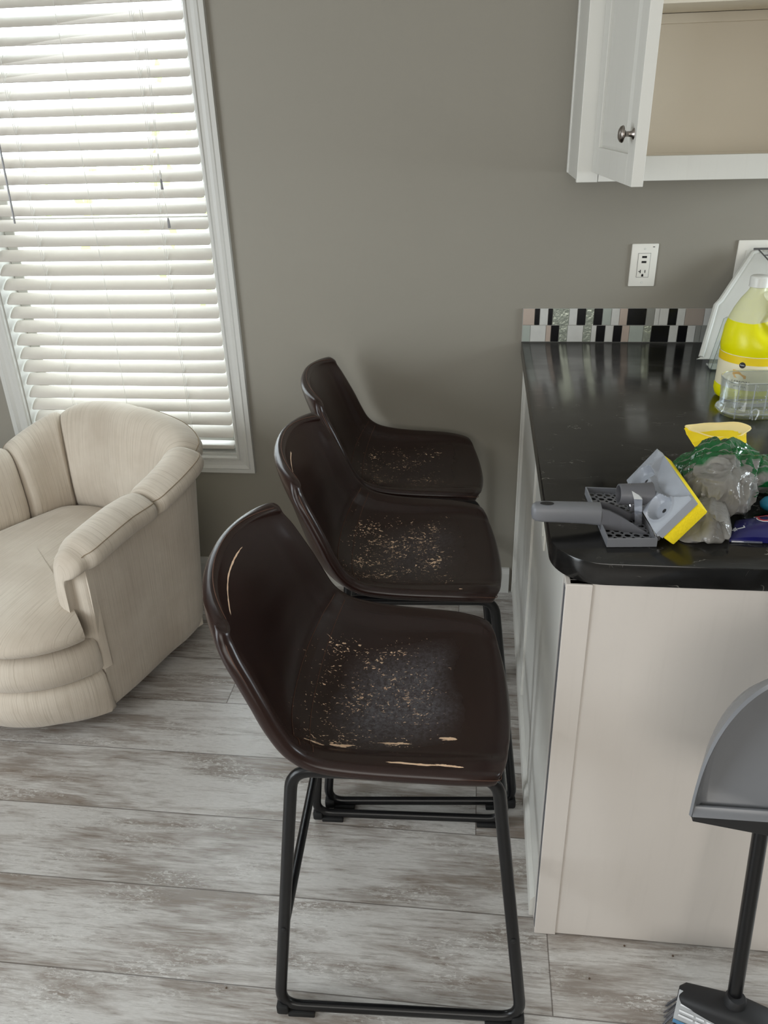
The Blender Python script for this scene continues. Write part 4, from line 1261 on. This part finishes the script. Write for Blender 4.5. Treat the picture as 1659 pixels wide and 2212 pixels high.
# ---- cleaner jug
jug = thing('cleaner_jug', 'large jug of yellow lemon cleaner with white cap standing on the worktop', 'jug', (0.652, -0.505, Z), math.radians(-50))
def mat_jug():
    k = NT('cleaner_jug_plastic')
    s = k.n('SeparateXYZ'); k.l(k.coord(), s.inputs[0])
    lv = k.mr(s.outputs[2], 0.1880, 0.1892)
    col = k.mix(lv, LIN(250, 244, 2), LIN(232, 233, 196))
    k.base(col, 0.32, 0, 0.5)
    k.b.inputs['Subsurface Weight'].default_value = 0.35
    k.b.inputs['Subsurface Radius'].default_value = (0.03, 0.03, 0.01)
    tl = k.n('BsdfTranslucent'); k.l(col, tl.inputs[0])
    mx = k.n('MixShader'); mx.inputs[0].default_value = 0.25
    k.l(k.b.outputs[0], mx.inputs[1]); k.l(tl.outputs[0], mx.inputs[2]); k.l(mx.outputs[0], k.out.inputs[0])
    return k.m
RJ = 0.076
JP = [(0.060, 0.0), (0.072, 0.006), (RJ, 0.018), (RJ, 0.030), (RJ - 0.0015, 0.034), (RJ - 0.0015, 0.118), (RJ, 0.122), (RJ + 0.0005, 0.135), (RJ - 0.001, 0.150), (0.071, 0.168), (0.062, 0.190), (0.050, 0.212), (0.036, 0.233), (0.024, 0.248), (0.0195, 0.256), (0.0190, 0.264)]
def shear(z): return 0.016 * min(1.0, max(0.0, (z - 0.15) / 0.09))
def jug_ring(r, z, seg=48):
    """body cut away on the +x side for the handle between z .15 and .24"""
    pts = []
    for q in range(seg):
        a = 2 * PI * q / seg
        x, y = r * math.cos(a), r * math.sin(a)
        h = max(0.0, 1 - ((z - 0.19) / 0.055) ** 2)
        cut = 0.028 + (1 - h) * 0.08
        if x > cut: x = cut + (x - cut) * 0.18
        pts.append(Vector((x - shear(z), y, z)))
    return pts
b = MB(); b.loft([jug_ring(r, z) for r, z in JP], True, True, True)
M['jug'] = mat_jug()
obj('bottle', b, M['jug'], jug, world=False, angle=60)
b = MB(); b.tube([(0.000, 0, 0.243), (0.022, 0, 0.240), (0.052, 0, 0.222), (0.064, 0, 0.190), (0.067, 0, 0.160), (0.060, 0, 0.140), (0.035, 0, 0.136)], [0.012, 0.012, 0.0125, 0.013, 0.0135, 0.014, 0.014], 14)
obj('grip', b, plain('jug_grip', LIN(226, 228, 196), 0.35, var=0.02), jug, world=False)
b = MB()
capp = [(0.0, 0.286), (0.019, 0.286), (0.0215, 0.284), (0.0220, 0.281), (0.0220, 0.264), (0.0225, 0.262), (0.0200, 0.261)]
rg = []
for r, z in capp:
    rg.append([Vector((-0.016 + (r + (0.0004 if q % 2 else 0)) * math.cos(2 * PI * q / 60), (r + (0.0004 if q % 2 else 0)) * math.sin(2 * PI * q / 60), z)) for q in range(60)])
b.loft(rg, True)
obj('cap', b, M['whiteplastic'], jug, world=False, angle=60)
# label wrapped on the front (camera side)
def band_lbl(z0, z1, r, a0, a1, seg=36):
    b = MB(); rg = []
    for z in (z0, z1):
        rg.append([Vector((r * math.cos(a0 + (a1 - a0) * q / seg), r * math.sin(a0 + (a1 - a0) * q / seg), z)) for q in range(seg + 1)])
    b.loft(rg, False)
    return b
F0 = math.radians(305)
lb = obj('label', band_lbl(0.036, 0.116, RJ - 0.0008, F0 - 1.5, F0 + 1.5), M['label'], jug, world=False)
obj('label_stripe', band_lbl(0.096, 0.1145, RJ - 0.0004, F0 - 1.5, F0 + 1.5), M['gold'], lb, world=False)
def onjug(a, z, dr):
    return Vector(((RJ - 0.0004 + dr) * math.cos(a), (RJ - 0.0004 + dr) * math.sin(a), z))
AL = math.radians(288)
b = MB()
for (r, d) in ((0.0072, 0.0004), ):
    b.add([onjug(AL + (r * math.cos(2 * PI * q / 28)) / RJ, 0.0955 + r * math.sin(2 * PI * q / 28), d) for q in range(28)], [tuple(range(28))])
obj('round_badge', b, M['black'], lb, world=False, smooth=False)
def jtext(name, s, size, mat, a, z):
    return text(name, s, size, mat, None, None, depth=0.0002, bend=lambda v: onjug(a + v.x / RJ, z + v.y, 0.0008 + v.z))
for args in (('badge_lettering', 'Publix', 0.0042, M['white'], AL, 0.0955), ('name_lettering', 'LEMON', 0.0125, M['text'], AL + 0.02, 0.0535), ('name_lettering', 'AMMONIA', 0.0060, M['text'], AL + 0.02, 0.0440)):
    o = jtext(*args); o.parent = lb; BASE[o.name] = BASE[lb.name]
b = MB()
b.add([onjug(AL - 0.10 + dx / RJ, 0.070 + dz, 0.0004) for dx, dz in ((-0.012, 0.012), (0.002, 0.012), (0.010, 0.004), (0.020, 0.001), (0.020, -0.006), (-0.006, -0.006), (-0.012, 0.002))], [tuple(range(7))])
obj('amber_picture', b, M['orange'], lb, world=False, smooth=False)

# ---- clear refrigerator bins
def bin_parts(t, L_, D_, H_):
    """local: length x, depth y, height z, open top, rounded left end, flared"""
    def outline(g, z, ins=0.0):
        pts = []
        r = 0.045
        x0, x1, y0, y1 = -g + ins, L_ + g - ins, -g + ins, D_ + g - ins
        for (cx_, cy_, a0, rr) in ((x1 - 0.012, y1 - 0.012, 0, 0.012), (x0 + r, y1 - r, PI / 2, r), (x0 + r, y0 + r, PI, r), (x1 - 0.012, y0 + 0.012, 1.5 * PI, 0.012)):
            for q in range(9):
                a = a0 + PI / 2 * q / 8
                pts.append(Vector((cx_ + rr * math.cos(a), cy_ + rr * math.sin(a), z)))
        return pts
    b = MB()
    th = 0.0022
    rg = [outline(-0.010, 0.0), outline(-0.004, 0.004), outline(0.004, 0.014), outline(0.002, 0.020), outline(-0.003, 0.026), outline(0.001, H_)]
    rin = [outline(0.001, H_, th), outline(-0.003, 0.026, th), outline(0.004, 0.014, th + 0.001), outline(-0.008, 0.003, th)]
    b.loft(rg + rin, True, True, True)
    o = obj('bin_body', b, M['clear'], t, world=False, angle=40)
    b = MB(); b.tube([p + Vector((0, 0, 0)) for p in outline(0.0, H_)], 0.0019, 6, closed=True)
    b.tube([p for p in outline(0.002, 0.0165)], 0.0016, 6, closed=True)
    obj('rim', b, M['clearrim'], o, world=False)
    b = MB()
    for x in (0.020, 0.055, 0.083): b.box(x - 0.0012, x + 0.0012, -0.0010, 0.0012, 0.006, H_ - 0.002, 0.0004)
    obj('rib', b, M['clearrim'], o, world=False)
    b = MB()
    for s in (-1, 1):
        b.tube([(0.062 + s * 0.003, -0.006, 0.006), (0.062 + s * 0.0075, -0.007, 0.020), (0.062 + s * 0.007, -0.006, 0.028), (0.062, -0.005, 0.031)], 0.0018, 6)
    obj('catch', b, M['clearrim'], o, world=False)
t = thing('clear_bin', 'clear plastic bin with water drops in front of the yellow cleaner jug', 'plastic bin', (0.556, -0.690, Z), math.radians(4), 'clear refrigerator bins')
bin_parts(t, 0.24, 0.098, 0.088)
drops = MB()
for q in range(46):
    x, z = random.uniform(0.004, 0.15), random.uniform(0.008, 0.084)
    r = random.uniform(0.0006, 0.0015)
    drops.lathe([(0.0, -r * .9), (r * 0.7, -r * 0.6), (r, 0), (r * 0.7, r * 0.6), (0, r * .9)], (x, -0.0012, z), 6)
dp = obj('water_drops', drops, M['chrome'], t, world=False); dp['kind'] = 'stuff'
t2 = thing('clear_bin', 'second clear bin standing on end between the white panel and the jug', 'plastic bin', (0.622, -0.290, Z), 0, 'clear refrigerator bins')
b = MB()
tri = [(0.0, 0.0, 0.0), (0.10, 0.0, 0.0), (0.10, 0.0, 0.125), (0.030, 0.0, 0.130), (0.022, 0.0, 0.126)]
b.prism([Vector(p) for p in tri], (0, 0.003, 0), 0.0)
b.prism([Vector(p) + Vector((0.006, 0.05, 0)) for p in tri], (0, 0.003, 0), 0.0)
b.box(0.0, 0.10, 0.0, 0.053, 0.0, 0.0025)
obj('bin_body', b, M['clear'], t2, world=False, smooth=False)
b = MB(); b.tube([Vector(p) for p in tri], 0.0016, 6, closed=True)
b.tube([Vector(p) + Vector((0.006, 0.053, 0)) for p in tri], 0.0014, 6, closed=True)
obj('rim', b, M['clearrim'], t2, world=False)

# ---- white plastic panel leaning on the wall
wp = thing('white_plastic_panel', 'white plastic appliance panel with cut corner leaning against the wall plate', 'plastic panel', (0.80, -0.13, Z))
b = MB()
def lean(x, s): # s along the slope 0..1
    y = -0.205 + s * 0.165; z = Z + 0.0035 + s * 0.262
    return Vector((x, y, z))
outl = [(0.602, 0.0), (0.615, 0.02), (0.655, 0.500), (0.668, 0.545), (0.752, 0.985), (0.768, 1.0), (1.00, 1.0), (1.00, 0.0)]
nrm = Vector((0, -0.262, 0.165)).normalized()
nrm = Vector((0, -abs(nrm.y), abs(nrm.z)))
pts = [lean(x, s) for x, s in outl]
b.prism(pts, nrm * 0.006, 0.002)
wpo = obj('panel_face', b, M['whiteplastic'], wp)
b = MB()
b.tube([lean(x, s) + nrm * 0.006 for x, s in outl[1:6]], 0.0075, 8)
obj('raised_edge', b, M['whiteplastic'], wp)
# ---- wire rack behind it
wr = thing('wire_rack', 'grey wire rack standing behind the white plastic panel', 'rack', (0.85, -0.03, Z))
b = MB()
b.tube([(0.752, -0.055, 1.192), (1.0, -0.052, 1.192)], 0.0030, 6)
for x in (0.764, 0.792, 0.820, 0.848, 0.876): b.tube([(x, -0.052, 1.192), (x + 0.020, -0.115, 1.165), (x + 0.035, -0.165, 1.148)], 0.0020, 6)
b.tube([(0.776, -0.083, 1.1795), (1.0, -0.083, 1.1795)], 0.0016, 6); b.tube([(0.789, -0.125, 1.160), (1.0, -0.125, 1.160)], 0.0016, 6)
b.tube([(0.98, -0.02, Z), (0.98, -0.02, 1.192), (0.98, -0.055, 1.192)], 0.0030, 6)
b.tube([(0.90, -0.02, Z), (0.90, -0.02, 1.192), (0.90, -0.055, 1.192)], 0.0030, 6)
obj('wires', b, plain('grey_wire', LIN(120, 120, 122), 0.3, 0.6), wr)

# ================================================================== BROOM AND DUSTPAN
br = thing('broom', 'black broom standing on the floor against the cabinet end panel', 'broom', (0.50, -1.50, 0))
pole0, pole1 = Vector((0.489, -1.528, 0.085)), Vector((0.481, -1.355, 1.18))
b = MB(); b.tube([pole0, pole1], 0.0125, 16); obj('pole', b, M['blackmetal'], br)
# head (long axis local x turned)
HB = Matrix.Translation(Vector((0.508, -1.540, 0))) @ Matrix.Rotation(math.radians(-22), 4, 'Z')
def hs(x, w, z0, z1):
    pts = []
    for q in range(20):
        a = 2 * PI * q / 20; c_, s_ = math.cos(a), math.sin(a); e = 0.6
        pts.append(HB @ Vector((x, w * math.copysign(abs(c_) ** e, c_), (z0 + z1) / 2 + (z1 - z0) / 2 * math.copysign(abs(s_) ** e, s_))))
    return pts
b = MB()
b.loft([hs(-0.115, 0.012, 0.078, 0.095), hs(-0.105, 0.022, 0.068, 0.102), hs(-0.06, 0.027, 0.066, 0.112), hs(-0.015, 0.030, 0.066, 0.124), hs(0.03, 0.030, 0.066, 0.122), hs(0.055, 0.029, 0.063, 0.112), hs(0.075, 0.026, 0.060, 0.095), hs(0.083, 0.012, 0.062, 0.080)], True, True, True)
hd = obj('broom_head', b, M['lip'], br)
b = MB(); b.lathe([(0.0140, 0.0), (0.0190, 0.002), (0.0185, 0.020), (0.0150, 0.026), (0.0128, 0.026)], (0.489, -1.5275, 0.112), 20); obj('collar', b, M['lip'], hd)
b = MB()
for q in range(300):
    x = random.uniform(-0.105, 0.077); y = random.uniform(-0.020, 0.020)
    sp2 = x * 0.25
    p = HB @ Vector((x, y, 0.072)); e_ = HB @ Vector((x + sp2, y * 1.6, 0.001))
    b.tube([p, e_], 0.0011, 4)
bo = obj('bristles', b, M['greydark'], br); bo['kind'] = 'stuff'
b = MB()
TM = HB @ Matrix.Translation(Vector((-0.052, -0.0335, 0.088))) @ Matrix.Rotation(math.radians(-35), 4, 'X')
rgs = []
for q in range(9):
    u = q / 8
    x = -0.062 + 0.085 * u
    rgs.append([TM @ Vector((x, 0.0 + 0.004 * math.sin(PI * u), -0.024)), TM @ Vector((x, 0.006, 0.0)), TM @ Vector((x, 0.018, 0.028)), TM @ Vector((x, 0.0195, 0.028)), TM @ Vector((x, 0.0075, 0.0)), TM @ Vector((x, 0.0015 + 0.004 * math.sin(PI * u), -0.024))])
b.loft(rgs, True, True, True)
tg = obj('paper_tag', b, M['paper'], br, smooth=False)
b = MB()
b.prism([TM @ Vector(p) for p in ((-0.062, -0.0008, -0.0235), (0.022, -0.0008, -0.0235), (0.022, 0.0006, -0.0185), (-0.062, 0.0006, -0.0185))], (0, 0, 0.0006))
b.prism([TM @ Vector(p) for p in ((-0.030, 0.0160, 0.0240), (0.004, 0.0160, 0.0240), (0.004, 0.0130, 0.0185), (-0.030, 0.0130, 0.0185))], (0, -0.0006, 0.0006))
obj('tag_stripe', b, M['blue'], tg, smooth=False)
b = MB()
for z0 in (-0.010, -0.003, 0.006, 0.012):
    yy = 0.006 + z0 * 0.43 - 0.0008
    for x0, x1 in ((-0.055, -0.030), (-0.026, -0.012), (-0.008, 0.008)):
        b.prism([TM @ Vector(p) for p in ((x0, yy, z0), (x1, yy, z0), (x1, yy + 0.0012, z0 + 0.0028), (x0, yy + 0.0012, z0 + 0.0028))], (0, -0.0004, 0.0004))
obj('tag_print', b, M['white'], tg, smooth=False)
# dustpan clipped on the pole
dp_ = thing('dustpan', 'grey dome-shaped dustpan with black lip clipped on the broom pole', 'dustpan', (0.488, -1.50, 0.62))
def dome(cx_, y, zb, hw, h, ytop=None, n_=44):
    """arch outline: flat bottom, rounded top; y runs from y at the lip to ytop at the crown"""
    pts = []
    for q in range(n_ + 1):
        a = PI * q / n_
        c_, s_ = math.cos(a), math.sin(a)
        f = abs(s_) ** 0.80
        yy = y if ytop is None else y + (ytop - y) * min(1.0, f * 1.15) ** 0.7
        pts.append(Vector((cx_ + hw * math.copysign(abs(c_) ** 0.80, c_), yy, zb + h * f)))
    return pts
cxp = 0.488
yr = -1.560
b = MB()
rr = [dome(cxp, yr, 0.612, 0.156, 0.282), dome(cxp, yr - 0.003, 0.610, 0.153, 0.279), dome(cxp, yr, 0.613, 0.150, 0.275), dome(cxp, yr + 0.003, 0.613, 0.147, 0.266, yr + 0.018), dome(cxp, yr + 0.006, 0.613, 0.138, 0.222, yr + 0.056), dome(cxp, yr + 0.0065, 0.6132, 0.134, 0.212, yr + 0.060), dome(cxp, yr + 0.006, 0.6134, 0.128, 0.202, yr + 0.060)]
b.loft(rr, False)
plate = [dome(cxp, yr + 0.006, 0.6134, 0.128 * s, 0.202 * s, yr + 0.006 + 0.054 * s) for s in (1.0, 0.75, 0.5, 0.25, 0.05)]
b.loft(plate, False)
outb = [rr[0], dome(cxp, yr + 0.006, 0.6108, 0.151, 0.270, yr + 0.022), dome(cxp, yr + 0.010, 0.6108, 0.142, 0.228, yr + 0.060), dome(cxp, yr + 0.010, 0.6108, 0.130, 0.206, yr + 0.0645)] + [dome(cxp, yr + 0.010, 0.6108, 0.130 * s, 0.206 * s, yr + 0.010 + 0.0545 * s) for s in (0.75, 0.5, 0.25, 0.05)]
b.loft(outb, False)
b.prism([Vector((cxp - 0.152, yr - 0.004, 0.611)), Vector((cxp + 0.152, yr - 0.004, 0.611)), Vector((cxp + 0.150, yr + 0.002, 0.628)), Vector((cxp - 0.150, yr + 0.002, 0.628))], (0, 0.004, 0), 0.001)
obj('pan_body', b, plain('smoky_grey_plastic', LIN(116, 118, 122), 0.25, var=0.03, scale=10), dp_, angle=35)
b = MB()
b.prism([Vector((cxp - 0.148, yr - 0.002, 0.611)), Vector((cxp + 0.148, yr - 0.002, 0.611)), Vector((cxp + 0.148, yr + 0.002, 0.596)), Vector((cxp + 0.02, yr + 0.004, 0.572)), Vector((cxp - 0.02, yr + 0.004, 0.572)), Vector((cxp - 0.148, yr + 0.002, 0.596))], (0, 0.012, 0), 0.001)
obj('rubber_lip', b, M['lip'], dp_, smooth=False)
b = MB(); b.box(cxp - 0.018, cxp + 0.018, -1.512, -1.442, 0.70, 0.74, 0.003); obj('pole_clip', b, M['lip'], dp_)
# tiny crumbs on the floor by the end panel
for (x, y) in ((0.335, -1.352), (0.430, -1.365), (0.255, -1.43), (-0.47, -1.52)):
    b = MB(); b.lathe([(0, 0.0), (0.0022, 0.0005), (0.0018, 0.0022), (0, 0.003)], (x, y, 0.0), 6)
    cr_ = obj('crumb', b, M['bark'])
    tag(cr_, 'tiny dark crumb on the floor by the end panel' if x > 0 else 'tiny dark crumb on the floor beside the near stool', 'crumb', 'crumbs on the floor')
